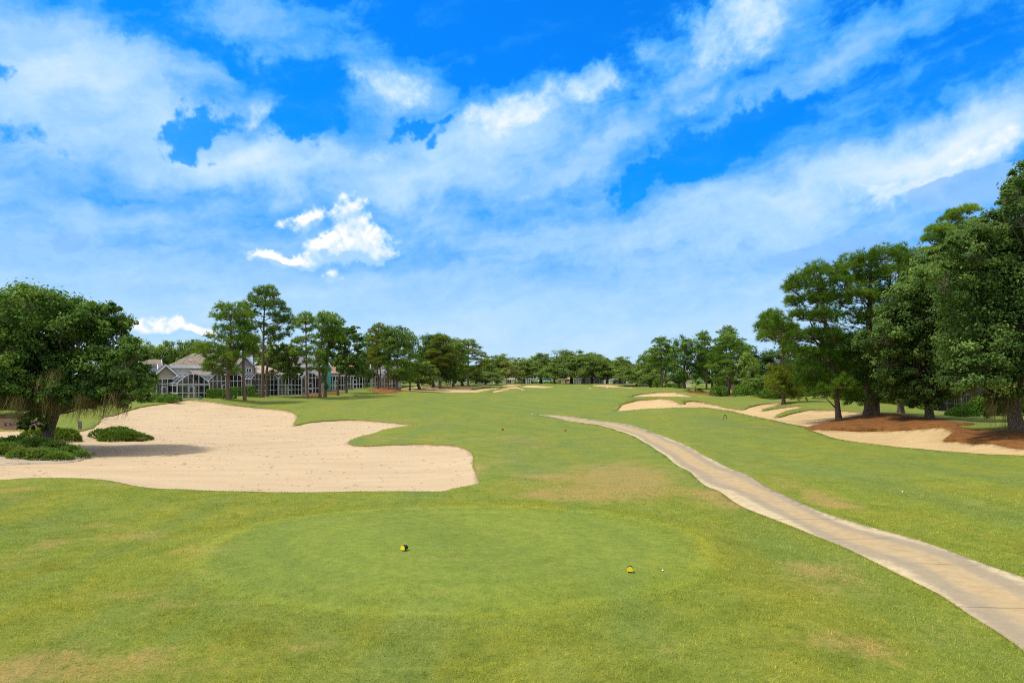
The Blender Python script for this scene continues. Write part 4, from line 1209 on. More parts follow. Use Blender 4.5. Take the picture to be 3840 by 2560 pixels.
hero_oak('grey-green oak overhanging the red mulch, left of the huge mossy oak', 62.0,
         [(3488, 1573), (3482, 1520), (3478, 1460), (3490, 1380), (3500, 1280)], .36, .22,
         [(3590, 900, 50, 40), (3630, 865, 50, 38), (3545, 960, 50, 42), (3610, 970, 85, 60), (3500, 1010, 80, 65), (3430, 1060, 60, 50), (3540, 1090, 110, 80), (3400, 1130, 75, 60), (3470, 1190, 100, 80), (3350, 1200, 65, 60), (3310, 1270, 65, 55),
          (3250, 1290, 45, 40), (3400, 1290, 90, 75), (3520, 1290, 110, 85), (3330, 1360, 70, 60), (3440, 1390, 90, 70), (3330, 1425, 55, 42), (3400, 1460, 60, 36), (3500, 1450, 70, 50), (3560, 1400, 80, 70), (3465, 1510, 40, 30, -1.4), (3510, 1505, 30, 30, -1.2), (3420, 1490, 50, 30, -1.0), (3560, 1470, 60, 36, -1.0), (3340, 1470, 40, 26)],
         13, 84000, .135, M['oak_grey'], 4.0,
         moss=[(3570, 1470, -2, 6, 62, 50), (3584, 1476, -2, 5, 50, 40), (3602, 1468, -1.5, 5, 52, 44), (3645, 1474, -1, 5, 56, 40), (3548, 1468, -1.5, 4, 42, 30)], clump=.30)

def hero_pine(label, d, trunk_px, r0, r1, lobes_px, seed, n_tuft, length, width, mat, spread, back=1, needles=16, dead=2, extra=(), group=None, grow=None):
    r = np.random.default_rng(seed)
    trunk, tr = px_trunk(trunk_px, d, r0, r1)
    lobes = px_lobes(lobes_px, d, r, spread, back, .9, grow or ((1.06, 1.75) if d > 100 else (1.10, 1.95)))
    n_tuft = int(n_tuft * (1.9 if d > 100 else 1.9))
    if d < 100: length *= 1.2; needles += 4
    wood = Wood()
    for ex in extra:
        P = smooth_path(np.array([W(q[0], q[1], d + (q[2] if len(q) > 2 else 0)) for q in ex[0]]), 5)
        wood.add(P, np.linspace(ex[1], ex[2], len(P)), 7)
    wood, V, T, A = pine_parts(trunk, tr, lobes, n_tuft, length, width, r, needles, wood=wood, dead=dead)
    return tree_object('pine_tree', label, 'tree', base_from(trunk), wood, V, T, A, M['pine_bark'], mat, group)

# right-hand pines
hero_pine('leaning pine rising from the left tip of the red mulch mound', 66,
          [(3146, 1574), (3138, 1500), (3128, 1420), (3112, 1330), (3098, 1230), (3085, 1120), (3075, 1020)], .27, .08,
          [(3010, 1055, 42, 24), (3070, 1025, 48, 24), (2980, 1090, 36, 20), (3060, 1080, 40, 24), (2975, 1140, 36, 22), (3030, 1130, 36, 20), (3100, 1120, 50, 30), (3000, 1190, 40, 20), (3080, 1190, 50, 28),
           (2890, 1205, 40, 24), (2862, 1235, 30, 20), (2925, 1235, 46, 26), (2880, 1270, 36, 20), (2985, 1265, 44, 24), (3060, 1260, 44, 26), (3110, 1270, 46, 30), (3020, 1330, 40, 22), (2960, 1310, 34, 18),
           (3100, 1340, 50, 28), (3030, 1390, 42, 26), (3100, 1420, 44, 26), (3060, 1450, 42, 26), (3010, 1440, 36, 24), (3090, 1480, 38, 22), (3170, 1440, 40, 26)],
          21, 1700, .42, .030, M['pine_leaf'], 3.2, 1, 18, 2,
          extra=[([(3120, 1390), (3060, 1280), (2980, 1270), (2900, 1265)], .11, .04), ([(3110, 1330), (3050, 1230), (3010, 1130)], .09, .03), ([(3143, 1540), (3120, 1515), (3095, 1490)], .09, .04)])
hero_pine('slender olive pine with dead white limbs behind the right bunker', 92,
          [(2938, 1498), (2938, 1440), (2936, 1380), (2938, 1320), (2930, 1250), (2915, 1190)], .24, .08,
          [(2905, 1195, 34, 20), (2870, 1225, 30, 18), (2950, 1235, 34, 22), (2910, 1262, 40, 20), (2945, 1295, 36, 22), (2960, 1330, 28, 20), (2915, 1412, 46, 30), (2955, 1420, 44, 34), (2930, 1450, 44, 34), (2975, 1462, 30, 36), (2900, 1450, 30, 28), (2985, 1490, 22, 22)],
          22, 950, .46, .036, M['pine_olive'], 2.6, 1, 16, 0,
          extra=[([(2936, 1388), (2915, 1368), (2895, 1362), (2880, 1375)], .09, .03), ([(2915, 1368), (2903, 1352), (2893, 1345)], .05, .02), ([(2936, 1338), (2905, 1330), (2870, 1340)], .07, .02)])
hero_pine('massive pine with a thick double trunk on the mulch mound', 68,
          [(3262, 1556), (3262, 1480), (3262, 1400), (3255, 1330), (3258, 1230), (3262, 1120), (3265, 1000)], .55, .10,
          [(3140, 1040, 42, 26), (3190, 1000, 48, 28), (3250, 985, 56, 28), (3320, 965, 54, 26), (3375, 955, 40, 24), (3405, 985, 40, 30), (3170, 1070, 56, 30), (3260, 1050, 70, 34), (3350, 1030, 60, 34), (3420, 1060, 50, 40),
           (3150, 1130, 46, 28), (3230, 1120, 70, 34), (3320, 1110, 66, 36), (3400, 1140, 54, 40), (3180, 1200, 60, 34), (3270, 1200, 66, 36), (3350, 1210, 60, 40), (3170, 1280, 50, 32), (3250, 1290, 60, 34), (3330, 1300, 56, 36),
           (3200, 1350, 50, 30), (3270, 1375, 46, 28), (3160, 1390, 40, 26), (3220, 1440, 44, 26), (3265, 1455, 34, 22), (3185, 1480, 46, 28), (3320, 1470, 44, 30), (3215, 1500, 40, 24, 1.5), (3340, 1500, 46, 26, 1.5), (3240, 1410, 40, 26, -1)],
          23, 2600, .44, .032, M['pine_leaf'], 4.2, 1, 18, 3,
          extra=[([(3285, 1560), (3284, 1480), (3280, 1400), (3300, 1330), (3320, 1200), (3340, 1040)], .40, .08), ([(3258, 1400), (3225, 1350), (3190, 1290)], .14, .04), ([(3258, 1420), (3220, 1400), (3165, 1405)], .08, .03), ([(3300, 1340), (3370, 1250), (3400, 1140)], .13, .04)])
hero_pine('tall dark pine showing above the grey-green oak on the right', 74,
          [(3378, 1552), (3378, 1480), (3390, 1350), (3430, 1200), (3480, 1050), (3530, 900)], .34, .09,
          [(3600, 800, 42, 22), (3560, 830, 46, 26), (3640, 785, 34, 18), (3515, 865, 40, 24), (3485, 905, 38, 26), (3560, 880, 60, 30), (3620, 850, 50, 30), (3470, 950, 36, 24), (3540, 940, 60, 34), (3600, 920, 60, 34), (3490, 1010, 50, 30), (3420, 985, 36, 22), (3430, 1030, 44, 26), (3440, 1090, 50, 34), (3400, 1200, 60, 40), (3380, 1490, 44, 26), (3350, 1470, 36, 24), (3400, 1510, 36, 24)],
          24, 1300, .40, .034, M['pine_leaf'], 2.2, 1, 16, 1, grow=(.9, 1.15))

# left-hand pines by the houses
hero_pine('broad pine with low drooping limbs at the tip of the left bunker', 110,
          [(856, 1501), (853, 1450), (858, 1390), (862, 1320), (866, 1250), (862, 1180)], .33, .10,
          [(830, 1160, 34, 16), (880, 1158, 38, 16), (812, 1190, 24, 14), (860, 1195, 44, 20), (905, 1190, 30, 20), (830, 1235, 34, 14), (890, 1240, 44, 20), (850, 1275, 40, 16), (905, 1285, 40, 20), (812, 1262, 24, 10),
           (776, 1265, 14, 9), (760, 1300, 30, 14), (800, 1310, 40, 18), (750, 1325, 30, 12), (840, 1335, 34, 14), (790, 1345, 30, 10), (890, 1340, 34, 16), (795, 1362, 24, 12), (800, 1385, 34, 14), (775, 1372, 24, 10), (860, 1378, 34, 18), (880, 1395, 26, 16), (820, 1405, 26, 12), (835, 1350, 30, 16)],
          31, 900, .62, .055, M['pine_leaf'], 2.8, 1, 13, 1, extra=[([(858, 1390), (885, 1345), (925, 1325)], .13, .05), ([(860, 1350), (825, 1300), (790, 1270)], .1, .04)], group='pines in front of the houses')
hero_pine('slim bare-trunked pine between the drooping pine and the tallest pine', 112,
          [(918, 1496), (914, 1430), (913, 1370), (912, 1300), (914, 1230), (915, 1160)], .27, .08,
          [(912, 1150, 18, 14), (925, 1190, 26, 16), (900, 1215, 28, 14), (935, 1240, 30, 16), (915, 1270, 30, 16), (945, 1285, 28, 14), (925, 1310, 34, 14), (955, 1320, 28, 12), (895, 1310, 26, 14)],
          32, 420, .6, .052, M['pine_leaf'], 2.4, 1, 13, 1, group='pines in front of the houses')
hero_pine('tallest pine with an open rounded top in front of the mauve house', 125,
          [(983, 1492), (985, 1430), (986, 1350), (988, 1270), (990, 1190), (996, 1110)], .36, .08,
          [(960, 1095, 18, 11), (985, 1086, 18, 10), (1012, 1086, 18, 11), (1030, 1105, 18, 13), (1000, 1112, 30, 15), (940, 1120, 16, 12), (965, 1130, 28, 14), (1030, 1140, 30, 16), (935, 1150, 16, 10), (990, 1155, 36, 16), (1050, 1150, 18, 13),
           (925, 1170, 14, 9), (945, 1180, 22, 11), (1068, 1165, 18, 13), (1030, 1185, 30, 15), (1078, 1195, 20, 15), (1095, 1210, 14, 14), (1050, 1210, 30, 15), (940, 1210, 20, 11), (975, 1220, 24, 10), (1090, 1240, 18, 11), (1030, 1235, 30, 13), (1070, 1260, 24, 9), (1040, 1275, 30, 12), (1010, 1255, 24, 12)],
          33, 850, .62, .055, M['pine_leaf'], 3.0, 1, 13, 0, group='pines in front of the houses',
          extra=[([(986, 1280), (1030, 1240), (1075, 1205)], .11, .04), ([(987, 1250), (960, 1200), (940, 1160)], .1, .04), ([(985, 1360), (1030, 1340), (1075, 1345)], .1, .04)])
hero_oak('low spreading oak with moss just behind the tallest pine', 128,
         [(1000, 1488), (1002, 1440), (1000, 1390), (1012, 1340)], .34, .18,
         [(1040, 1320, 40, 24), (1075, 1310, 36, 24), (1095, 1340, 34, 24), (1050, 1350, 36, 20), (1015, 1335, 30, 20), (1100, 1370, 34, 18), (1075, 1385, 34, 14), (1110, 1395, 34, 18), (1090, 1410, 30, 14), (1020, 1300, 24, 18), (1000, 1360, 24, 16)],
         34, 5200, .24, M['oak_far'], 3.0, moss=[(1012, 1395, -1.5, 12, 40, 60), (1030, 1395, -1, 8, 30, 40)],
         extra_limbs=[([(1000, 1400), (1025, 1385), (1075, 1378)], .14, .05)])
hero_pine('thin crooked pine close behind the tallest pine trunk', 133,
          [(958, 1480), (956, 1440), (953, 1390), (951, 1330), (950, 1280)], .16, .07,
          [(950, 1270, 26, 14), (935, 1300, 24, 12), (965, 1305, 24, 12), (950, 1330, 30, 12), (930, 1335, 22, 10)], 35, 190, .6, .052, M['pine_olive'], 1.8, 1, 13, 1, group='pines in front of the houses')
hero_pine('solitary pine with a small round crown before the teal house', 122,
          [(1152, 1482), (1151, 1440), (1150, 1390), (1148, 1320), (1147, 1250), (1146, 1200)], .25, .07,
          [(1145, 1186, 24, 10), (1120, 1205, 20, 12), (1165, 1205, 24, 14), (1145, 1215, 34, 14), (1112, 1225, 14, 9), (1178, 1230, 14, 10), (1150, 1240, 24, 10), (1165, 1265, 18, 8), (1135, 1275, 24, 10), (1115, 1285, 24, 10), (1170, 1285, 14, 8), (1130, 1310, 30, 12), (1165, 1310, 18, 8), (1110, 1325, 24, 10), (1145, 1330, 24, 10), (1165, 1360, 20, 10), (1170, 1385, 16, 9)],
          36, 480, .58, .052, M['pine_leaf'], 2.4, 1, 13, 2, group='pines in front of the houses')
hero_pine('dark full pine on the left of the pair by the teal house', 128,
          [(1200, 1472), (1199, 1430), (1198, 1370), (1205, 1290), (1215, 1220)], .27, .08,
          [(1220, 1185, 28, 11), (1250, 1195, 26, 12), (1200, 1205, 22, 13), (1235, 1215, 40, 16), (1275, 1215, 18, 14), (1195, 1235, 20, 12), (1230, 1245, 36, 16), (1265, 1245, 24, 16), (1210, 1270, 34, 15), (1250, 1275, 34, 16), (1195, 1295, 24, 10), (1190, 1330, 24, 12), (1210, 1320, 26, 14), (1195, 1365, 22, 16), (1205, 1390, 20, 14)],
          37, 800, .58, .055, M['pine_leaf'], 3.2, 1, 13, 0, group='pines in front of the houses')
hero_pine('ivy-wrapped pine on the right of the pair by the teal house', 130,
          [(1219, 1473), (1222, 1420), (1228, 1360), (1232, 1290), (1235, 1250)], .30, .1,
          [(1240, 1250, 30, 14), (1262, 1270, 26, 16), (1230, 1290, 26, 16), (1250, 1315, 30, 16), (1232, 1345, 24, 18), (1215, 1400, 10, 18, -.4), (1213, 1430, 9, 20, -.4), (1216, 1365, 14, 18, -.3), (1224, 1455, 7, 12, -.4)],
          38, 480, .5, .055, M['pine_leaf'], 1.8, 0, 13, 0, group='pines in front of the houses')
hero_oak('rounded bright oak with a slanting trunk right of the ivy-wrapped pine', 136,
         [(1266, 1467), (1268, 1430), (1278, 1390), (1295, 1340)], .24, .14,
         [(1290, 1245, 30, 16), (1315, 1240, 26, 14), (1265, 1265, 26, 16), (1330, 1262, 26, 18), (1295, 1275, 36, 20), (1345, 1290, 22, 20), (1265, 1300, 28, 20), (1310, 1310, 40, 22), (1350, 1330, 24, 22), (1270, 1340, 28, 20), (1310, 1350, 36, 22), (1345, 1375, 26, 22), (1290, 1385, 26, 16), (1325, 1395, 30, 16), (1355, 1400, 18, 16)],
         39, 9000, .22, M['oak_leaf'], 3.2)
hero_oak('short forked oak with a pale trunk right of the slanting oak', 145,
         [(1298, 1459), (1298, 1430), (1300, 1400), (1308, 1370)], .30, .16,
         [(1300, 1360, 30, 18), (1330, 1350, 28, 18), (1350, 1375, 24, 18), (1290, 1385, 24, 14), (1320, 1390, 30, 14), (1280, 1365, 22, 16)],
         40, 3600, .24, M['oak_leaf'], 2.6, extra_limbs=[([(1298, 1430), (1310, 1410), (1325, 1385)], .16, .08)])

# ---- trees further off: (kind, seed, name, label, sx, distance, top, crown width, group)
FAR = [
 ('pineolive', 1, 'pine_tree', 'tall pine at the left end of the round red mulch bed', 1415, 163, 1212, 100),
 ('pine', 2, 'pine_tree', 'thin pine trunk close behind the tall mulch-bed pine', 1424, 168, 1240, 70),
 ('pine', 3, 'pine_tree', 'straight pine in the middle of the round red mulch bed', 1456, 160, 1222, 84),
 ('pinefull', 4, 'pine_tree', 'forked bushy pine at the right end of the round red mulch bed', 1490, 160, 1224, 110),
 ('pinefull', 5, 'pine_tree', 'dark pine filling the gap right of the round mulch bed', 1535, 172, 1244, 96),
 ('pinefull', 6, 'pine_tree', 'bright pine left of the round red mulch bed, against the sky', 1376, 175, 1248, 84),
 ('oak', 3, 'oak_tree', 'low mossy oak in front of the dark oak, beside the far bunker', 1571, 185, 1352, 130),
 ('oakdark', 4, 'oak_tree', 'tall dark oak behind the low mossy oak', 1625, 200, 1254, 150),
 ('pineolive', 5, 'pine_tree', 'leaning pale-trunked pine rising from the brown mulch island', 1653, 195, 1256, 110),
 ('pinefull', 7, 'pine_tree', 'dense pine right of the leaning pale-trunked pine', 1700, 205, 1268, 120),
 ('pineolive', 2, 'pine_tree', 'airy yellow-green pine standing out above the far oaks', 1757, 215, 1272, 120),
 ('oak', 5, 'oak_tree', 'mid-green oak under the airy yellow-green pine', 1735, 225, 1370, 130),
 ('oak', 6, 'oak_tree', 'small rounded oak beside the white far house', 1822, 240, 1392, 110),
 ('oak', 1, 'oak_tree', 'grey-green oak just left of the tall cabbage palm', 1862, 270, 1328, 120),
 ('oak', 2, 'oak_tree', 'leftmost oak of the far row behind the green', 1965, 300, 1342, 130),
 ('oak', 4, 'oak_tree', 'second oak of the far row, right of the cabbage palms', 2030, 310, 1326, 150),
 ('oak', 6, 'oak_tree', 'low brownish oak before the second oak of the far row', 2080, 290, 1362, 100),
 ('oak', 5, 'oak_tree', 'highest oak of the far row, in its middle', 2140, 305, 1312, 150),
 ('oak', 3, 'oak_tree', 'dark-trunked oak before the far white pool cage', 2187, 295, 1330, 130),
 ('oak', 1, 'oak_tree', 'oak with a ragged top right of the highest oak', 2222, 320, 1322, 110),
 ('oak', 2, 'oak_tree', 'wide low oak above the far white sand bunker', 2275, 300, 1344, 130),
 ('oak', 4, 'oak_tree', 'oak second from the right end of the far row', 2325, 310, 1338, 120),
 ('oak', 6, 'oak_tree', 'leaning oak at the right end of the far row', 2392, 255, 1372, 150),
 ('pale', 2, 'oak_tree', 'yellow-green oak left of the two thin pine trunks', 2440, 225, 1310, 130),
 ('oak', 5, 'oak_tree', 'small oak with a pale trunk before the leaning oak', 2440, 205, 1398, 80),
 ('pine', 5, 'pine_tree', 'flat-topped pine with a straight bare trunk, left of two', 2480, 190, 1262, 96),
 ('pine', 6, 'pine_tree', 'curving pine beside the straight bare-trunked pine', 2494, 193, 1290, 80),
 ('oakdark', 5, 'oak_tree', 'big dark oak with a dense low crown, mid right', 2566, 168, 1262, 130),
 ('pine', 7, 'pine_tree', 'pine with a round top behind the big dark oak', 2650, 172, 1240, 80),
 ('pine', 8, 'pine_tree', 'tallest pine of the mid right group, flat top', 2735, 160, 1222, 100),
 ('pinefull', 8, 'pine_tree', 'broad bright green pine filling the mid right group', 2728, 146, 1256, 170),
 ('oakdark', 2, 'oak_tree', 'dark oak behind the broad bright green pine', 2670, 178, 1300, 120),
 ('pinefull', 4, 'pine_tree', 'dense pine at the right end of the mid right group', 2790, 150, 1292, 110),
 ('pale', 5, 'magnolia_tree', 'yellowish magnolia between the bright pine and the olive pine', 2808, 140, 1322, 80),
 ('oak', 5, 'oak_tree', 'young low oak at the foot of the yellowish magnolia', 2868, 128, 1405, 110),
 ('oakdark', 3, 'oak_tree', 'dark oak behind the slender olive pine', 2890, 150, 1312, 150),
 ('oakdark', 4, 'oak_tree', 'dark oak behind the leaning pine on the right', 3010, 135, 1300, 170),
 ('oakdark', 1, 'oak_tree', 'dark oak behind the double-trunked pine', 3140, 120, 1250, 200),
 ('oakdark', 5, 'oak_tree', 'dark oak deep behind the mulch mound', 3290, 115, 1220, 210),
 ('oakdark', 2, 'oak_tree', 'dark oak behind the overhanging grey-green oak', 3450, 110, 1180, 240),
 ('oakdark', 3, 'oak_tree', 'dark oak behind the huge mossy oak', 3640, 105, 1150, 260),
 ('oakdark', 4, 'oak_tree', 'dark oak at the right edge behind the pool cage', 3830, 108, 1120, 280),
 ('pale', 1, 'oak_tree', 'pale green tree behind the dark-roofed house, leftmost', 500, 172, 1276, 130),
 ('pale', 3, 'oak_tree', 'pale green tree behind the dark-roofed house, second', 570, 178, 1286, 130),
 ('pale', 4, 'oak_tree', 'pale green tree left of the tan shingle roof', 632, 182, 1280, 120),
 ('pale', 5, 'oak_tree', 'pale green tree directly over the tan shingle roof', 690, 185, 1280, 130),
 ('oak', 2, 'oak_tree', 'grey tree above the right end of the tan shingle roof', 745, 188, 1276, 130),
 ('pale', 1, 'oak_tree', 'pale tree behind the drooping pine', 840, 190, 1284, 150),
 ('pale', 4, 'oak_tree', 'bright tree between the mauve house and the teal house', 1010, 185, 1296, 130),
 ('pale', 3, 'oak_tree', 'bright tree behind the beige roof', 1080, 190, 1318, 130),
 ('oak', 1, 'oak_tree', 'shaded tree behind the teal house', 1190, 195, 1330, 130),
 ('oakdark', 1, 'oak_tree', 'dark tree behind the white pool cages left of the mulch bed', 1400, 215, 1330, 130),
 ('oakdark', 5, 'oak_tree', 'shaded tree at the left picture edge behind the oak', 20, 96, 1300, 260),
 ('oakdark', 2, 'oak_tree', 'dark oak added for its shade, cut by the left picture edge, behind the leaf-strewn bank', -130, 76, 1290, 300),  # extra tree, added to cast shade on the lawn behind the oak
 ('oak', 4, 'oak_tree', 'dim tree behind the far pool cages, centre left', 1650, 240, 1330, 120),
 ('oakdark', 2, 'oak_tree', 'dim tree behind the dark full pine pair', 1290, 205, 1322, 120),
 ('oak', 3, 'oak_tree', 'distant oak filling the gap left of the leaning pale-trunked pine', 1600, 300, 1360, 120),
 ('oak', 5, 'oak_tree', 'distant oak under the dense pine beside the far bunker', 1705, 305, 1362, 130),
 ('oak', 1, 'oak_tree', 'distant oak between the small rounded oak and the airy pine', 1785, 320, 1366, 110),
 ('oak', 2, 'oak_tree', 'distant oak closing the row behind the tall cabbage palm', 1905, 345, 1362, 120),
 ('oak', 4, 'oak_tree', 'distant oak behind the mulch-bed pines', 1500, 290, 1350, 130),
 ('oak', 6, 'oak_tree', 'distant oak behind the leaning oak, far right of the row', 2400, 320, 1360, 120),
]
for i, (k, sd, nm, lb, sx, d, top, wd) in enumerate(FAR):
    far_tree(k, sd, nm, lb, 'tree', sx, d, top, wd * (1.22 if k.startswith('oak') else 1.15), (i * 2.39) % 6.28)

palm('tall cabbage palm with yellowing fronds before the far oaks', 1900, 262, 1356, 3.6, 3, group='cabbage palms near the far bunkers')
palm('shorter cabbage palm right of the tall one', 1932, 268, 1384, 3.2, 4, group='cabbage palms near the far bunkers')
palm('smallest cabbage palm at the right of the palm trio', 1956, 272, 1394, 2.8, 5, group='cabbage palms near the far bunkers')
palm('low saw palmetto in front of the big dark oak', 2608, 152, 1424, 2.6, 6, name='palmetto', cat='palmetto', mat=M['juniper'])
palm('blue-green saw palmetto behind the olive pine', 3020, 118, 1388, 2.6, 7, name='palmetto', cat='palmetto', mat=M['hedge'])
palm('palmetto with dry hanging fronds left of the leaning pine trunk', 3085, 100, 1455, 2.0, 8, name='palmetto', cat='palmetto')

# junipers and grasses round the left oak
juniper('dark spreading juniper alone on the sand right of the oak', [(440, 1610, 75, 26, 0), (500, 1622, 55, 18, -1), (380, 1604, 45, 18, .5), (545, 1628, 28, 10, -1.2), (455, 1618, 80, 22, -1.6)], 60, 41, 3800, .17)
juniper('olive juniper mound behind the oak trunk', [(255, 1610, 45, 26, 0), (215, 1615, 45, 26, .5), (125, 1618, 50, 24, 0), (280, 1616, 24, 18, -.5), (170, 1612, 40, 26, .6)], 57, 42, 2800, .17)
juniper('low shadowed juniper left of the trunk base', [(70, 1640, 40, 14, 0), (120, 1648, 35, 12, -.5), (30, 1645, 25, 10, -.4)], 52, 43, 1200, .15)
juniper('bright green juniper carpet in front of the oak trunk', [(60, 1668, 75, 30, 0), (130, 1682, 80, 34, -1.5), (210, 1695, 65, 28, -2), (270, 1706, 45, 22, -2.6), (0, 1655, 50, 26, .5), (20, 1690, 70, 26, -3.2), (-50, 1690, 60, 24, -3.0), (300, 1700, 36, 16, -3.4), (150, 1720, 50, 20, -4.8), (80, 1720, 50, 18, -4.6), (215, 1722, 45, 16, -4.9), (170, 1712, 60, 16, -3.6), (110, 1715, 60, 15, -4.0), (230, 1720, 45, 13, -4.2), (60, 1700, 60, 18, -2.6), (295, 1702, 22, 10, -2.2), (-60, 1660, 60, 20, 0)], 47, 44, 9000, .16, M['juniper_bright'])
for i, (sx, d, h, rd, lb) in enumerate([(55, 43.2, .85, .55, 'tall green grass clump at the left of the juniper carpet'), (125, 42.4, .85, .75, 'wide grass clump in front of the juniper carpet'),
                                        (200, 43.6, .5, .4, 'small tawny grass clump at the edge of the juniper carpet'), (250, 45.0, .45, .4, 'tawny grass tuft right of the juniper carpet'), (-3, 43.8, .8, .5, 'grass clump cut by the left picture edge'),
                                        (478, 57.6, .55, .5, 'tawny grass clump growing in the lone juniper'), (528, 57.8, .5, .6, 'dry grass clump at the right tip of the lone juniper')]):
    grass_clump(lb, sx, d, h, rd, 60 + i, 230, 'ornamental grass clumps')
for i, (x0, x1, d, h, lb) in enumerate([(3040, 3160, 112, 4.2, 'dark undergrowth behind the leaning pine trunk'), (3380, 3480, 93, 3.6, 'dark undergrowth left of the overhanging oak trunk'),
        (3470, 3570, 88, 3.2, 'dark undergrowth right of the overhanging oak trunk'), (3660, 3730, 78, 2.6, 'dark undergrowth between the two right-hand pool cages'), (3860, 3990, 74, 2.6, 'dark undergrowth beyond the huge mossy oak trunk')]):
    hedge(lb, x0, x1, d, h, 3.5, 120 + i, 'thicket', 'thicket', 'thickets along the right side', 3800, .15, True)
# fallen oak leaves behind the trunk base
r_ = np.random.default_rng(5); n_ = 900
x_ = r_.normal((125 - HX) * 52 / F, .8, n_); y_ = r_.normal(52.6, .9, n_)
p_ = np.stack([x_, y_, surf_z(x_, y_) + r_.uniform(.02, .25, n_)], -1)
V_, T_, A_ = leaves(p_, rand_unit(n_) * .6 + np.array([0, -.3, .8]), .09, r_.uniform(.2, 1, n_))
tag(link('fallen_leaves', np_mesh('fallen_leaves', V_, [T_], M['dry_leaf'], None, {'tint': A_})), 'drift of rusty fallen oak leaves behind the trunk base', 'leaf litter', kind='stuff')

# shrubs and hedges by the houses
hedge('clipped round shrub nearest the oak in front of the first pool cage', 530, 596, 112, 1.75, 2.4, 71, 'shrub', 'shrub', 'shrubs along the far edge of the left bunker', 2200, .10, True)
hedge('bright round shrub right of the first one, beside the pool cage', 596, 674, 111, 1.75, 2.4, 72, 'shrub', 'shrub', 'shrubs along the far edge of the left bunker', 2600, .10, True)
hedge('long clipped hedge right of the first pool cage', 782, 848, 118, 1.5, 1.6, 73, n=1900, leaf=.11)
hedge('dark hedge in front of the second pool cage', 860, 905, 126, 1.6, 1.4, 74, n=1000, leaf=.11)
hedge('dark hedge end between the bare-trunked and tallest pines', 922, 952, 124, 1.9, 1.6, 75, n=1000, leaf=.11)
hedge('low bush at the foot of the drooping pine', 836, 880, 111.5, 1.2, 1.4, 76, 'shrub', 'shrub', n=800, leaf=.11, round_=True)
hedge('low bush left of the tallest pine trunk', 944, 978, 126, .9, 1.2, 77, 'shrub', 'shrub', n=500, leaf=.11, round_=True)
hedge('round clipped bush under the broad bright green pine', 2668, 2722, 140, 2.5, 3.0, 78, 'shrub', 'shrub', n=1800, leaf=.14, round_=True)
hedge('low clipped hedge right of the two thin pine trunks', 2494, 2530, 185, 1.5, 2, 79, n=700, leaf=.16, round_=True)
hedge('dark bushes left of the two thin pine trunks', 2450, 2480, 195, 3.0, 3, 80, 'shrub', 'shrub', n=900, leaf=.18, round_=True)
hedge('dark bush beneath the big dark oak', 2528, 2564, 180, 2.6, 3, 81, 'shrub', 'shrub', n=900, leaf=.18, round_=True)
hedge('wide dark thicket under the magnolia', 2762, 2850, 136, 2.6, 4, 82, 'thicket', 'thicket', n=2600, leaf=.16, round_=True)
hedge('dark thicket behind the right bunker fingers', 2860, 3050, 124, 2.6, 4, 83, 'thicket', 'thicket', n=4600, leaf=.16, round_=True)
hedge('leafy thicket between the leaning pine and the double trunk', 3150, 3262, 98, 3.4, 4, 84, 'thicket', 'thicket', n=4200, leaf=.15, round_=True)
hedge('leafy thicket right of the double trunk', 3285, 3400, 96, 2.4, 4, 85, 'thicket', 'thicket', n=3600, leaf=.15, round_=True)
hedge('shrub bed in front of the dark pool cage on the right', 3560, 3660, 74, 1.1, 1.6, 86, 'shrub', 'shrub', n=1800, leaf=.11, round_=True)
hedge('shrub with many stems beside the huge mossy oak', 3590, 3650, 70, 1.9, 1.6, 87, 'shrub', 'shrub', n=700, leaf=.10, round_=True)
hedge('low foundation planting before the far centre houses', 1930, 2100, 330, 1.6, 2, 88, n=1600, leaf=.25, round_=True)
hedge('clipped hedge in front of the shaded house behind the oak', -60, 130, 88, 1.2, 1.6, 89, n=2200, leaf=.12, round_=True)

# far-off wood closing the horizon
r_ = np.random.default_rng(77); n_ = 30000
u_ = r_.uniform(-1.0, 1.0, n_); d_ = 455 + r_.uniform(-12, 25, n_)
x_ = u_ * d_; top_ = 6.8 + 1.7 * np.sin(x_ * .11) + 1.2 * np.sin(x_ * .047 + 1) + 1.0 * np.sin(x_ * .31)
z_ = 2.6 + top_ * r_.uniform(0, 1, n_) ** .8
p_ = np.stack([x_, d_, z_], -1); nr_ = rand_unit(n_, r_) + np.array([0, -.4, .6]); nr_ /= np.linalg.norm(nr_, axis=1)[:, None]
V_, T_, A_ = leaves(p_, nr_, .75, np.clip(r_.normal(.4, .18, n_), 0, 1), r_)
tag(link('distant_wood', np_mesh('distant_wood', V_, [T_], M['oak_far'], None, {'tint': A_})), 'low far-off wood along the horizon', 'wood', kind='stuff')
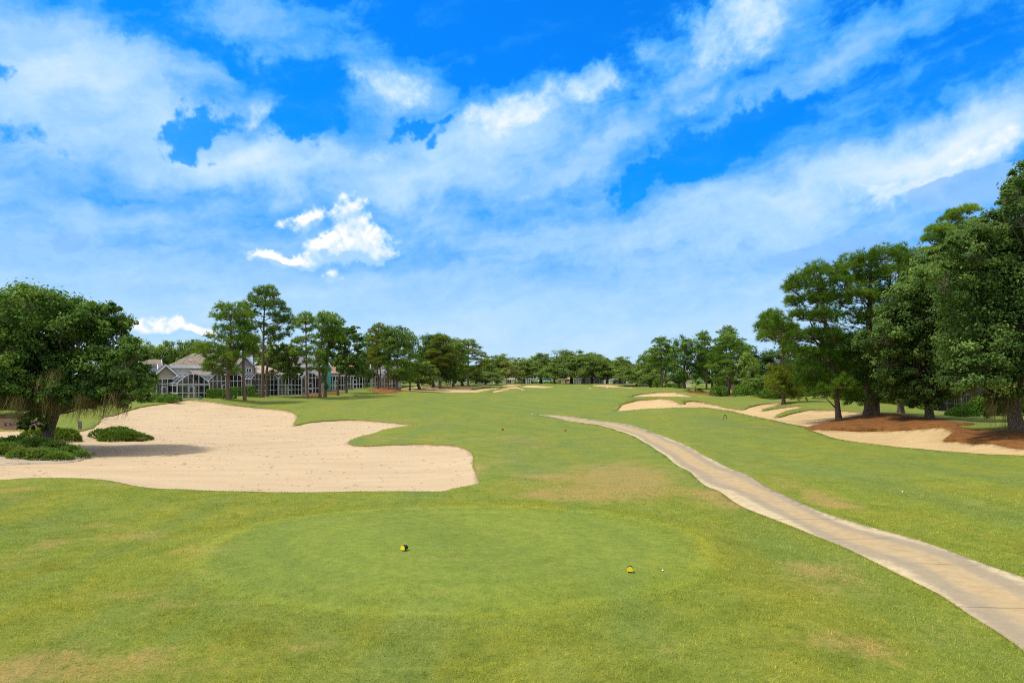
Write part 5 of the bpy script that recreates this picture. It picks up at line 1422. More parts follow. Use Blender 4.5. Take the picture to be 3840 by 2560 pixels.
# ---------------------------------------------------------------- houses and pool cages
def house(label, wings, windows=(), group='houses along the course', name='house'):
    x0 = (wings[0]['x'][0] - HX) * wings[0]['d'] / F; x1 = (wings[0]['x'][1] - HX) * wings[0]['d'] / F
    b = np.array([.5 * (x0 + x1), wings[0]['d'], height(.5 * (x0 + x1), wings[0]['d'])[0]])
    root = thing(name, label, 'house', b, -math.atan2(b[0], b[1]) + (.06 if b[0] < 0 else 0), group)
    for w_ in wings:
        d, dep = w_['d'], w_['dep']
        x0, x1 = (w_['x'][0] - HX) * d / F, (w_['x'][1] - HX) * d / F
        y0, y1 = d, d + dep
        zg = height(.5 * (x0 + x1), d)[0] - .9
        ze = CZ - (w_['e'] - HY) * d / F
        ov = w_.get('ov', .4)
        mb = MB()
        if w_['t'] == 'y':      # gable faces the course
            zr = CZ - (w_['r'] - HY) * d / F; xm = .5 * (x0 + x1) if 'xm' not in w_ else (w_['xm'] - HX) * d / F
            mb.box(x0, x1, y0, y1, zg, ze)
            for y in (y0, y1):
                mb.slab([(x0, y + (.2 if y == y0 else 0), ze), (x1, y + (.2 if y == y0 else 0), ze), (xm, y + (.2 if y == y0 else 0), zr - .05)], .2)
            mb.build('wall', M[w_['wall']], root, b)
            rb = MB(); tb = MB()
            for xe in (x0, x1):
                sl = (zr - ze) / (xm - xe); xo = xe + (ov if xe == x1 else -ov); zo = ze + sl * (xo - xe)
                P = [(xm, y0 - ov, zr), (xm, y1 + ov, zr), (xo, y1 + ov, zo), (xo, y0 - ov, zo)]
                if xe == x0: P = P[::-1]
                P = np.array(P); P[:, 2] += .12
                rb.slab(P, .12)
                tb.bar((xm, y0 - ov - .06, zr - .06), (xo, y0 - ov - .06, zo - .06), .13)
                tb.bar((xo, y0 - ov, zo - .08), (xo, y1 + ov, zo - .08), .10)
            rb.build('roof', M[w_['roof']], root, b); tb.build('trim', M['trim'], root, b)
        elif w_['t'] == 'x':
            ym = .5 * (y0 + y1); zr = CZ - (w_['r'] - HY) * ym / F
            mb.box(x0, x1, y0, y1, zg, ze)
            hl, hr = w_.get('hip', (0, 0))
            if hl == 0: mb.slab([(x0 + .1, y1, ze), (x0 + .1, y0, ze), (x0 + .1, ym, zr - .05)], .1)
            if hr == 0: mb.slab([(x1 - .1, y0, ze), (x1 - .1, y1, ze), (x1 - .1, ym, zr - .05)], .1)
            mb.build('wall', M[w_['wall']], root, b)
            rb = MB(); tb = MB()
            xl, xr = x0 - ov, x1 + ov
            sl = (zr - ze) / (ym - y0); zo = ze - sl * ov
            rl, rr_ = xl + hl, xr - hr
            rb.slab([(xl, y0 - ov, zo + .12), (xr, y0 - ov, zo + .12), (rr_, ym, zr + .12), (rl, ym, zr + .12)], .12)
            rb.slab([(xr, y1 + ov, zo + .12), (xl, y1 + ov, zo + .12), (rl, ym, zr + .12), (rr_, ym, zr + .12)], .12)
            if hl: rb.slab([(xl, y1 + ov, zo + .12), (xl, y0 - ov, zo + .12), (rl, ym, zr + .12)], .1)
            if hr: rb.slab([(xr, y0 - ov, zo + .12), (xr, y1 + ov, zo + .12), (rr_, ym, zr + .12)], .1)
            rb.build('roof', M[w_['roof']], root, b)
            tb.bar((xl, y0 - ov - .05, zo - .02), (xr, y0 - ov - .05, zo - .02), w_.get('fascia', .14))
            for xe, rx, hh in ((xl, rl, hl), (xr, rr_, hr)):
                if hh == 0:
                    tb.bar((xe, y0 - ov, zo - .05), (rx, ym, zr - .05), .12)
                    tb.bar((xe, y1 + ov, zo - .05), (rx, ym, zr - .05), .12)
            if 'band' in w_:
                zb0, zb1 = CZ - (w_['band'][1] - HY) * d / F, CZ - (w_['band'][0] - HY) * d / F
                tb.box(x0 - .05, x1 + .05, y0 - .12, y0 - .03, zb0, zb1)
            tb.build('trim', M['trim'], root, b)
        elif w_['t'] == 'lean':   # lean-to roof against a wall behind
            zt = CZ - (w_['r'] - HY) * y1 / F
            mb.box(x0, x1, y0, y1, zg, ze); mb.build('wall', M[w_['wall']], root, b)
            rb = MB(); rb.slab([(x0 - ov, y0 - ov, ze + .1), (x1 + ov, y0 - ov, ze + .1), (x1 + ov, y1, zt), (x0 - ov, y1, zt)], .14)
            rb.build('roof', M[w_['roof']], root, b)
            tb = MB(); tb.bar((x0 - ov, y0 - ov - .05, ze - .05), (x1 + ov, y0 - ov - .05, ze - .05), .12); tb.build('trim', M['trim'], root, b)
    for (sx0, sx1, sy0, sy1, d) in windows:
        xa, xb = (sx0 - HX) * d / F, (sx1 - HX) * d / F; za, zb = CZ - (sy1 - HY) * d / F, CZ - (sy0 - HY) * d / F
        fb = MB(); y = d - .06
        for q in (xa, xb, .5 * (xa + xb)): fb.bar((q, y, za), (q, y, zb), .06)
        for q in (za, zb): fb.bar((xa, y, q), (xb, y, q), .06)
        fo = fb.build('window', M['trim'], root, b)
        pb = MB(); pb.box(xa, xb, y - .0, y + .03, za, zb); pb.build('pane', M['glass'], fo, b)
    return root

house('house with charcoal shingle roofs and beige gables behind the oak', [
    dict(t='y', x=(583, 662), d=131, dep=12, e=1406, r=1368, wall='wall_beige', roof='roof_dark'),
    dict(t='x', x=(528, 622), d=134, dep=11, e=1412, r=1367, wall='wall_beige', roof='roof_dark'),
    dict(t='y', x=(543, 594), d=139.5, dep=9, e=1367, r=1343, wall='wall_beige', roof='roof_dark')],
    [(600, 612, 1440, 1472, 131), (622, 640, 1438, 1472, 131)])
house('two-storey house with a big tan shingle roof and pale blue gable', [
    dict(t='x', x=(640, 800), d=146, dep=13, e=1372, r=1327, wall='wall_white', roof='roof_tan', hip=(5.5, 0), fascia=.28, band=(1383, 1389)),
    dict(t='y', x=(752, 842), d=143, dep=13, e=1374, r=1328, wall='wall_blue', roof='roof_tan'),
    dict(t='lean', x=(650, 751), d=138, dep=7.6, e=1402, r=1388, wall='wall_beige', roof='roof_tan'),
    dict(t='x', x=(580, 640), d=149, dep=9, e=1376, r=1352, wall='wall_beige', roof='roof_tan')],
    [(800, 812, 1393, 1410, 143), (792, 806, 1436, 1470, 143), (690, 704, 1438, 1470, 138)])
house('house with a steep mauve gable facing the course', [
    dict(t='y', x=(886, 954), d=143, dep=13, e=1373, r=1333, wall='wall_mauve', roof='roof_tan'),
    dict(t='x', x=(843, 885), d=146, dep=10, e=1376, r=1338, wall='wall_mauve', roof='roof_tan')],
    [(923, 941, 1381, 1396, 143), (905, 918, 1436, 1468, 143), (930, 942, 1436, 1468, 143), (862, 876, 1436, 1468, 146)])
house('low house with a beige roof between the mauve and teal houses', [
    dict(t='x', x=(962, 1062), d=150, dep=12, e=1401, r=1373, wall='wall_beige', roof='roof_beige', hip=(0, 4))],
    [(985, 1000, 1432, 1462, 150), (1030, 1046, 1432, 1462, 150)])
house('house with teal walls and a grey shingle roof', [
    dict(t='x', x=(1100, 1178), d=157, dep=12, e=1371, r=1339, wall='wall_teal', roof='roof_grey', fascia=.22, band=(1379, 1384)),
    dict(t='lean', x=(1085, 1174), d=150, dep=6.6, e=1404, r=1386, wall='wall_mauve', roof='roof_grey'),
    dict(t='y', x=(1180, 1220), d=154, dep=12, e=1374, r=1340, wall='wall_teal', roof='roof_grey')],
    [(1130, 1146, 1425, 1455, 150), (1186, 1198, 1418, 1450, 154)])
house('cream house with a terracotta roof behind the pair of pines', [
    dict(t='x', x=(1232, 1352), d=172, dep=12, e=1396, r=1362, wall='wall_cream', roof='roof_red', hip=(3, 3))],
    [(1250, 1264, 1410, 1436, 172), (1290, 1306, 1410, 1436, 172), (1325, 1338, 1410, 1436, 172)])
house('white house with a grey roof seen through the mulch-bed pines', [
    dict(t='x', x=(1398, 1505), d=196, dep=12, e=1388, r=1352, wall='wall_white', roof='roof_grey'),
    dict(t='y', x=(1432, 1468), d=192, dep=10, e=1384, r=1360, wall='wall_cream', roof='roof_beige')],
    [(1412, 1424, 1400, 1430, 196), (1442, 1458, 1398, 1428, 192), (1482, 1494, 1400, 1430, 196)])
for lb, x0, x1, d, e, rd, wl, rf in (
    ('white far house left of the cabbage palms', 1790, 1850, 320, 1420, 1404, 'wall_white', 'roof_grey'),
    ('cream far house behind the cabbage palms', 1852, 1935, 335, 1421, 1404, 'wall_cream', 'roof_beige'),
    ('small white far house right of the cabbage palms', 1950, 2010, 345, 1420, 1405, 'wall_white', 'roof_grey'),
    ('yellow far house with a red roof under the highest oak', 2086, 2140, 345, 1420, 1402, 'wall_yellow', 'roof_red'),
    ('white far house behind the far pool cage', 2155, 2280, 350, 1420, 1402, 'wall_white', 'roof_grey'),
    ('white far house above the far right bunker', 2284, 2350, 340, 1422, 1406, 'wall_white', 'roof_grey'),
    ('white far house behind the leaning oak', 2395, 2462, 285, 1405, 1385, 'wall_white', 'roof_grey'),
    ('beige gabled house behind the dark bushes, mid right', 2515, 2590, 215, 1408, 1385, 'wall_cream', 'roof_beige'),
    ('pinkish house half hidden by the broad bright pine', 2690, 2800, 175, 1420, 1390, 'wall_pink', 'roof_beige')):
    house(lb, [dict(t='x', x=(x0, x1), d=d, dep=11, e=e, r=rd, wall=wl, roof=rf, hip=(2.5, 2.5))],
          [(x0 + (x1 - x0) * .2, x0 + (x1 - x0) * .36, e + 4, e + 4 + 2.0 * F / d * .9, d), (x0 + (x1 - x0) * .6, x0 + (x1 - x0) * .78, e + 4, e + 4 + 2.0 * F / d * .9, d)])
house('white-gabled house peeking through the leaning pine', [dict(t='y', x=(3070, 3124), d=130, dep=12, e=1420, r=1394, wall='wall_white', roof='roof_grey')], [(3090, 3104, 1432, 1460, 130)])
house('grey house in the shade behind the right-hand oaks', [dict(t='x', x=(3480, 3900), d=92, dep=12, e=1440, r=1385, wall='wall_grey', roof='roof_grey')],
      [(3620, 3650, 1480, 1530, 92), (3740, 3780, 1475, 1535, 92)])
house('shaded house behind the left oak', [dict(t='x', x=(-120, 150), d=96, dep=10, e=1452, r=1405, wall='wall_grey', roof='roof_dark')], [(20, 60, 1470, 1510, 96)])

def pool_cage(label, sx0, sx1, d, eave, top, L, n, kind='arch', r=.06, rails=(.9,), knee=0.0, group='white screened pool cages', door=None, metal='alu'):
    x0, x1 = (sx0 - HX) * d / F, (sx1 - HX) * d / F; xm = .5 * (x0 + x1)
    g = height(xm, d)[0]; b = np.array([xm, d, g])
    ze = CZ - (eave - HY) * d / F; zt = CZ - (top - HY) * d / F
    root = thing('pool_cage', label, 'pool cage', b, -math.atan2(b[0], b[1]) + (.26 if b[0] < -20 else 0), group)
    def prof(x):
        f = abs((x - xm) / (x1 - x0) * 2)
        if kind == 'arch': return ze + (zt - ze) * (1 - max(0, (f - .28) / .72) ** 1.25)
        if kind == 'hip': return ze + (zt - ze) * min(1, (1 - f) / .3)
        return ze
    ns = max(n, 2)
    xs = np.linspace(x0, x1, ns); y0, y1 = d, d + L
    fb = MB()
    fine = np.linspace(x0, x1, 13)
    for y in (y0, y1):
        for i, x in enumerate(xs): fb.bar((x, y, g - .2), (x, y, prof(x)), r * (1.25 if i in (0, ns - 1) else 1))
        for a, c in zip(fine[:-1], fine[1:]): fb.bar((a, y, prof(a)), (c, y, prof(c)), r * 1.3)
        for h in rails: fb.bar((x0, y, g + h), (x1, y, g + h), r)
        fb.bar((x0, y, g + .06), (x1, y, g + .06), r)
        fb.bar((x0, y, min(ze, prof(x0)) - .1), (x1, y, min(ze, prof(x0)) - .1), r)
    nL = max(2, int(L / 2.2)); ys = np.linspace(y0, y1, nL + 1)
    for y in ys[1:-1]:
        for x in (x0, x1): fb.bar((x, y, g - .2), (x, y, ze), r)
        for a, c in zip(fine[:-1], fine[1:]): fb.bar((a, y, prof(a)), (c, y, prof(c)), r)
    for x in fine[[0, 3, 6, 9, 12]]: fb.bar((x, y0, prof(x)), (x, y1, prof(x)), r)
    for x in (x0, x1):
        for h in rails: fb.bar((x, y0, g + h), (x, y1, g + h), r)
    fb.build('frame', M[metal], root, b)
    sb = MB()
    for a, c in zip(fine[:-1], fine[1:]): sb.quad((a, y0 + .02, g), (c, y0 + .02, g), (c, y0 + .02, prof(c) - .02), (a, y0 + .02, prof(a) - .02))
    for x in (x0 + .02, x1 - .02): sb.quad((x, y0, g), (x, y1, g), (x, y1, ze), (x, y0, ze))
    sb.build('wall_screen', M['screen'], root, b)
    rb = MB()
    for a, c in zip(fine[:-1], fine[1:]): rb.quad((a, y0 + .03, prof(a) - .03), (c, y0 + .03, prof(c) - .03), (c, y1, prof(c) - .03), (a, y1, prof(a) - .03))
    rb.build('roof_screen', M['screen_roof'], root, b)
    fl = MB(); fl.box(x0 - .3, x1 + .3, y0 - .3, y1, g - .5, g + .02); fl.build('slab', M['concrete'], root, b)
    # door with its own frame and kick plate
    dx = x0 + (x1 - x0) * (door if door is not None else .36)
    db = MB(); w_ = .95
    for q in (dx, dx + w_): db.bar((q, y0 - .06, g + .03), (q, y0 - .06, g + 2.1), r)
    for h in (.06, .95, 2.1): db.bar((dx, y0 - .06, g + h), (dx + w_, y0 - .06, g + h), r)
    db.build('door', M[metal], root, b)
    # lanai furniture seen dimly through the screen is left as one low table set inside
    return root

pool_cage('arched pool cage nearest the bunker, first from the left', 669, 782, 120, 1437, 1403, 6, 7, 'arch', .05, (1.0, 2.3))
pool_cage('low flat-sided pool cage joined to the left of the arched one', 571, 666, 122, 1438, 1420, 6, 6, 'hip', .05, (.7,))
pool_cage('hipped pool cage right of the arched one, behind the hedge', 787, 918, 128, 1426, 1405, 9, 10, 'hip', .05, (1.1,))
pool_cage('hipped pool cage behind the tallest pine', 944, 1040, 134, 1420, 1400, 9, 8, 'hip', .05, (1.1, 2.2))
pool_cage('wide pool cage in front of the beige and teal houses', 1046, 1130, 136, 1418, 1402, 9, 8, 'hip', .05, (1.1, 2.0))
pool_cage('pool cage attached to the teal house', 1132, 1196, 140, 1414, 1398, 8, 6, 'arch', .08, (1.1,))
pool_cage('long white pool cage behind the ivy-wrapped pine', 1226, 1300, 158, 1408, 1400, 8, 8, 'box', .065, (1.1,))
pool_cage('white pool cage between the forked oak and the mulch bed', 1302, 1360, 162, 1408, 1400, 8, 6, 'box', .065, (1.1,))
pool_cage('arched white pool cage left of the mulch-bed pine trunks', 1368, 1428, 180, 1412, 1396, 8, 7, 'arch', .075, (1.1,))
pool_cage('arched white pool cage between the mulch-bed pine trunks', 1432, 1492, 182, 1412, 1392, 8, 7, 'arch', .075, (1.1,))
for lb, a, c, d, e, tp, n in (('tiny far pool cage under the grey-green oak', 1955, 1990, 325, 1421, 1413, 6), ('far white pool cage behind the dark-trunked oak', 2152, 2222, 322, 1421, 1412, 9), ('far white pool cage right of the dark-trunked oak', 2225, 2262, 322, 1421, 1414, 6),
                             ('far low pool cage above the far right bunker', 2300, 2345, 318, 1428, 1423, 6), ('white pool cage beside the leaning oak', 2400, 2432, 262, 1422, 1410, 5)):
    pool_cage(lb, a, c, d, e, tp, 6, n, 'hip', .16, (1.1,))
pool_cage('dark pool cage behind the overhanging oak on the right', 3530, 3680, 84, 1470, 1452, 6, 6, 'hip', .05, (1.0,), metal='bronze', group='dark pool cages')
pool_cage('dark pool cage at the right edge behind the mossy oak', 3710, 3880, 80, 1475, 1455, 6, 6, 'hip', .05, (1.0,), metal='bronze', group='dark pool cages')
pool_cage('pool cage glimpsed through the moss at the left edge', 10, 110, 90, 1475, 1455, 4, 5, 'hip', .07, (1.0,))

# ---------------------------------------------------------------- small things on the course
def tee_marker(label, sx, sy, face, w, h, L, rot, group):
    p = ground_pt(sx, sy) + np.array([0, 0, .018])
    root = thing('tee_marker', label, 'tee marker', p, rot, group)
    n = 18
    ang = np.linspace(-.18 * math.pi, 1.18 * math.pi, n)
    ring = np.stack([np.cos(ang) * w * .5, np.sin(ang) * h * .55 + h * .42], -1); ring[:, 1] = np.maximum(ring[:, 1], -.01)
    V, Q = [], []
    # half-log body with a rounded back
    prof = [(0.0, 1.0), (L * .75, .97), (L * .93, .88), (L, .7)]
    for y, s in prof:
        for a_, z_ in ring: V.append((a_ * s, y, z_ * s))
    for k in range(len(prof) - 1):
        for j in range(n - 1): Q.append((k * n + j, k * n + j + 1, (k + 1) * n + j + 1, (k + 1) * n + j))
    c = len(V); V.append((0, L, h * .3)); T = [((len(prof) - 1) * n + j, (len(prof) - 1) * n + j + 1, c) for j in range(n - 1)]
    link('log_body', np_mesh('log_body', V, [np.array(Q), np.array(T)], M['black'], smooth=False), root)
    V = [(a_ * .985, -.004, z_ * .985) for a_, z_ in ring] + [(a_ * .985, .01, z_ * .985) for a_, z_ in ring] + [(0, -.004, h * .4)]
    T = [(j + 1, j, 2 * n) for j in range(n - 1)] + [(0, n - 1, 2 * n)]
    Q = [(j, j + 1, n + j + 1, n + j) for j in range(n - 1)]
    link('painted_face', np_mesh('painted_face', V, [np.array(Q), np.array(T)], face, smooth=False), root)
    return root
tee_marker('yellow-faced log tee marker turned aside, on the left', 1510, 2066, M['yellow'], .13, .13, .17, -.45, 'yellow tee markers')
tee_marker('yellow-faced log tee marker facing the camera, on the right', 2362, 2148, M['yellow'], .135, .135, .15, -.17, 'yellow tee markers')
tee_marker('red-faced log tee marker on the forward tee, on the left', 1886, 1614, M['red'], .19, .18, .16, .35, 'red tee markers')
tee_marker('red-faced log tee marker on the forward tee, nearer the path', 2119, 1618, M['red'], .19, .18, .16, -.35, 'red tee markers')

def ball(label, sx, sy, R, cat='golf ball', name='golf_ball', group=None):
    p = ground_pt(sx, sy)
    V, F4, T = [], [], []
    n, m_ = 14, 9
    for i in range(m_ + 1):
        th = math.pi * i / m_
        for j in range(n): V.append((R * math.sin(th) * math.cos(2 * math.pi * j / n), R * math.sin(th) * math.sin(2 * math.pi * j / n), R * math.cos(th) + R))
    for i in range(m_):
        for j in range(n): F4.append((i * n + j, (i + 1) * n + j, (i + 1) * n + (j + 1) % n, i * n + (j + 1) % n))
    o = link(name, np_mesh(name, V, [np.array(F4)], M['white'], smooth=True), None, p)
    return tag(o, label, cat, group)
ball('white golf ball on the near tee right of the yellow marker', 2485, 2141, .023)
ball('white golf ball on the sloping lawn right of the cart path', 3384, 1846, .03)
ball('white golf ball just before the far end of the cart path', 1995, 1554, .055)
def disc(label, sx, sy, R):
    p = ground_pt(sx, sy)
    n = 16; a = np.linspace(0, 2 * math.pi, n, endpoint=False); V = []
    for rr, z in ((R, 0), (R, R * .35), (R * .75, R * .6)): V += [(rr * math.cos(q), rr * math.sin(q), z) for q in a]
    V.append((0, 0, R * .7)); Q = [(k * n + j, k * n + (j + 1) % n, (k + 1) * n + (j + 1) % n, (k + 1) * n + j) for k in range(2) for j in range(n)]
    T = [(2 * n + j, 2 * n + (j + 1) % n, 3 * n) for j in range(n)]
    tag(link('tee_stone', np_mesh('tee_stone', V, [np.array(Q), np.array(T)], M['white']), None, p), label, 'tee marker', 'white far tee markers')
disc('white rounded marker on the far fairway, left of two', 2214, 1457, .28)
disc('white rounded marker on the far fairway below the right bunker', 2277, 1454, .28)

# dark hoop stand with a pale foot plate
p = ground_pt(2719, 1570)
root = thing('hoop_stand', 'dark green metal hoop standing on the lawn before the right bunker', 'hoop stand', p)
w_ = Wood(); P = smooth_path(np.array([(-.15, 0, -.02), (-.11, 0, .28), (-.05, 0, .40), (.05, 0, .41), (.11, 0, .30), (.17, 0, 0)]), 5); w_.add(P, np.full(len(P), .034), 8)
link('hoop', w_.mesh('hoop', M['dgreen'], np.zeros(3)), root)
mb = MB(); mb.box(-.42, .1, -.08, .1, .0, .035); mb.build('foot_plate', M['pale_green'], root)

# small teal service box at the sand edge
p = ground_pt(751, 1497)
root = thing('utility_box', 'small teal utility box at the top edge of the left bunker', 'utility box', p)
mb = MB(); mb.box(-.24, .24, -.16, .2, -.05, .46); mb.build('cabinet', M['teal'], root)
mb = MB(); mb.box(-.27, .27, -.19, .23, .46, .52); mb.build('lid', M['teal'], root)

# low timber edging rail behind the oak
a_, b_ = base_pt(16, 66), base_pt(138, 66)
root = thing('timber_edging', 'low weathered timber rail beneath the leaf-strewn bank', 'timber edging', a_)
mb = MB(); mb.box(0, b_[0] - a_[0], -.1, .1, .28, .5); mb.build('rail', M['timber'], root)
for f in (0.02, .17, .52, .96):
    mb = MB(); q = (b_[0] - a_[0]) * f; mb.box(q - .08, q + .08, -.13, .13, -.1, .46); mb.build('post', M['timber'], root)
p = base_pt(300, 64)
o = MB(); o.box(-.12, .12, -.12, .12, -.2, .75); o.add(np.array([(-.12, -.12, .75), (.12, -.12, .75), (.12, .12, .75), (-.12, .12, .75), (0, 0, .84)]), [], [(0, 1, 4), (1, 2, 4), (2, 3, 4), (3, 0, 4)])
o = o.build('timber_post', M['timber']); o.location = p; tag(o, 'short grey timber post beside the olive juniper', 'post')

# rock in the planting bed
r_ = np.random.default_rng(3); V = []; n, m_ = 14, 8
for i in range(m_ + 1):
    th = math.pi * i / m_
    for j in range(n):
        k = 1 + .18 * math.sin(3 * j + i) * math.sin(th) + r_.normal(0, .05)
        V.append((.42 * k * math.sin(th) * math.cos(2 * math.pi * j / n), .26 * k * math.sin(th) * math.sin(2 * math.pi * j / n), .12 * k * math.cos(th) + .04))
Q = [(i * n + j, (i + 1) * n + j, (i + 1) * n + (j + 1) % n, i * n + (j + 1) % n) for i in range(m_) for j in range(n)]
x_ = (305 - HX) * 47.6 / F
tag(link('rock', np_mesh('rock', V, [np.array(Q)], M['rock'], smooth=True), None, (x_, 47.6, surf_z(x_, 47.6)[0] + .02)), 'flat grey rock at the right end of the planting bed', 'rock')
# ---------------------------------------------------------------- grass blades, litter
rg = np.random.default_rng(99)
def path_mask(x, y):
    q = np.stack([x / y, np.log(y)], -1); m_ = np.zeros(len(x), bool)
    for nm, kd, Q, Wp in REG: m_ |= in_poly(q, Q)
    return m_
def blades(x, y, h, w, tint):
    n = len(x); z = height(x, y)
    a = rg.uniform(0, 2 * math.pi, n)
    side = np.stack([np.cos(a), np.sin(a), np.zeros(n)], -1) * (w * rg.uniform(.7, 1.3, n))[:, None]
    L = rg.uniform(0, 2 * math.pi, n); lean = np.stack([np.cos(L), np.sin(L), np.zeros(n)], -1) * (h * rg.uniform(.1, 1.1, n))[:, None]
    b = np.stack([x, y, z - .006], -1); tip = b + lean; tip[:, 2] += h
    V = np.stack([b - side, b + side, tip], 1).reshape(-1, 3)
    return V, np.arange(3 * n).reshape(-1, 3), np.repeat(tint, 3)
N = 620000
u_ = rg.uniform(-.82, .82, N); d_ = np.sqrt(rg.uniform(8.6 ** 2, 32 ** 2, N))
keep = rg.uniform(size=N) < np.clip((34 - d_) / 22, .12, 1)
u_, d_ = u_[keep], d_[keep]; x_, y_ = u_ * d_, d_
m_ = ~path_mask(x_, y_); x_, y_ = x_[m_], y_[m_]
mow = paint(x_, y_, MOW, True); dry = paint(x_, y_, DRY)
cl = .5 + .5 * np.tanh(1.6 * _sn(x_, y_, 2.3, .4) / 1.2)
thin = rg.uniform(size=len(x_)) > np.maximum(.45 * np.clip(dry, 0, 1), .6 * np.clip(mow, 0, 1))
x_, y_, mow, dry, cl = x_[thin], y_[thin], mow[thin], dry[thin], cl[thin]
hh = (.034 + .026 * cl) * (1 - .62 * np.clip(mow, 0, 1)) * rg.uniform(.6, 1.3, len(x_))
V, T, A = blades(x_, y_, hh, .0055 + .00018 * y_, np.clip(rg.normal(.5, .22, len(x_)), 0, 1))
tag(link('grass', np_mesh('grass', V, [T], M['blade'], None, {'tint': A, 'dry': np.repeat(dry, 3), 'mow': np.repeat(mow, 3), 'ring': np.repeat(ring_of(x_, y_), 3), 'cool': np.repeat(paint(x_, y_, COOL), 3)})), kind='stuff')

# ragged turf fringe on the lips of the bunkers
X, Y, Hh = [], [], []
for nm, kd, Q, Wp in REG:
    if nm == 'sand_bunker' or nm == 'cart_path':
        nx = np.roll(Wp, -1, 0); L = np.linalg.norm(nx - Wp, axis=1)
        for a, b, l in zip(Wp, nx, L):
            if l > 6: continue
            k = int(l * (26 if nm == 'sand_bunker' else 26) * np.clip(40 / a[1], .2, 1.0)) + 1
            f = rg.uniform(0, 1, k)[:, None]; q = a * (1 - f) + b * f + rg.normal(0, .045 if nm == 'sand_bunker' else .03, (k, 2))
            X.append(q[:, 0]); Y.append(q[:, 1]); Hh.append(np.full(k, .035 if nm == 'sand_bunker' else .03) * np.clip(a[1] / 45, .8, 2.0))
X, Y, Hh = np.concatenate(X), np.concatenate(Y), np.concatenate(Hh)
V, T, A = blades(X, Y, Hh * rg.uniform(.5, 1.4, len(X)), .006 + .0004 * Y, np.clip(rg.normal(.45, .2, len(X)), 0, 1))
tag(link('turf_fringe', np_mesh('turf_fringe', V, [T], M['blade'], None, {'tint': A, 'dry': np.full(len(V), .25), 'mow': np.zeros(len(V)), 'ring': np.zeros(len(V)), 'cool': np.zeros(len(V))})), kind='stuff')

# twigs and needles lying on the big bunker
q = REG[1][3]; n = 9000
x_ = rg.uniform(q[:, 0].min(), 2, n); y_ = rg.uniform(28, 118, n)
den = _sn(x_, y_, .35, 1.1) + .9 * _sn(x_, y_, .9, .2)
ok = in_poly(np.stack([x_ / y_, np.log(y_)], -1), REG[1][2]) & (den + rg.normal(0, .5, n) > .25)
x_, y_ = x_[ok], y_[ok]; z_ = surf_z(x_, y_) + .008
a = rg.normal(.3, .9, len(x_)); L = rg.uniform(.04, .22, len(x_)); wv = rg.uniform(.008, .020, len(x_)) * np.clip(y_ / 45, .8, 2)
dx, dy = np.cos(a) * L, np.sin(a) * L; nx, ny = -np.sin(a) * wv, np.cos(a) * wv
V = np.stack([np.stack([x_ - dx, y_ - dy, z_], -1), np.stack([x_ + nx, y_ + ny, z_ + .012], -1), np.stack([x_ + dx, y_ + dy, z_ + .004], -1), np.stack([x_ - nx, y_ - ny, z_ + .012], -1)], 1).reshape(-1, 3)
tag(link('twig_litter', np_mesh('twig_litter', V, [np.arange(len(V)).reshape(-1, 4)], M['twig'])), 'scattered twigs and needles on the sand of the left bunker', 'litter', kind='stuff')

# leaf bits and clippings on the near lawn
n = 420
u_ = rg.uniform(-.8, .8, n); y_ = np.sqrt(rg.uniform(81, 900, n)); x_ = u_ * y_
ok = ~path_mask(x_, y_); x_, y_ = x_[ok], y_[ok]
V, T, A = leaves(np.stack([x_, y_, height(x_, y_) + .035], -1), rand_unit(len(x_), rg) * .5 + np.array([0, -.2, .9]), .020, rg.uniform(0, 1, len(x_)), rg)
tag(link('lawn_litter', np_mesh('lawn_litter', V, [T], M['dry_leaf'], None, {'tint': A})), 'small dry leaf bits lying on the near lawn', 'leaf litter', kind='stuff')

# ---------------------------------------------------------------- light, sky, camera
SUN_EL, SUN_AZ = math.radians(60), math.radians(-100)   # azimuth from +y towards +x
sd = Vector((math.sin(SUN_AZ) * math.cos(SUN_EL), math.cos(SUN_AZ) * math.cos(SUN_EL), math.sin(SUN_EL)))
sl = bpy.data.lights.new('sun', 'SUN'); sl.energy = 2.75; sl.angle = math.radians(6.5); sl.color = (1.0, .95, .86)
so = bpy.data.objects.new('sun', sl); COL.objects.link(so); so.rotation_euler = (-sd).to_track_quat('-Z', 'Y').to_euler()

world = bpy.data.worlds.new('World'); scene.world = world; world.use_nodes = True
t = NT(world.node_tree)
gen = t.n('ShaderNodeTexCoord').outputs['Generated']
nrm = t.n('ShaderNodeVectorMath', {0: gen}, operation='NORMALIZE').outputs[0]
sp = t.n('ShaderNodeSeparateXYZ', {0: nrm})
X_, Y_, Z_ = sp.outputs[0], sp.outputs[1], sp.outputs[2]
az = t.math('ARCTAN2', X_, Y_); el = t.math('ARCSINE', Z_)
AE = t.n('ShaderNodeCombineXYZ', {0: az, 1: el, 2: 0.0}).outputs[0]
sky = t.n('ShaderNodeTexSky', sky_type='NISHITA')
sky.sun_disc = False; sky.sun_elevation = SUN_EL; sky.sun_rotation = SUN_AZ; sky.altitude = 0; sky.air_density = 1.0; sky.dust_density = 0.6; sky.ozone_density = 2.0
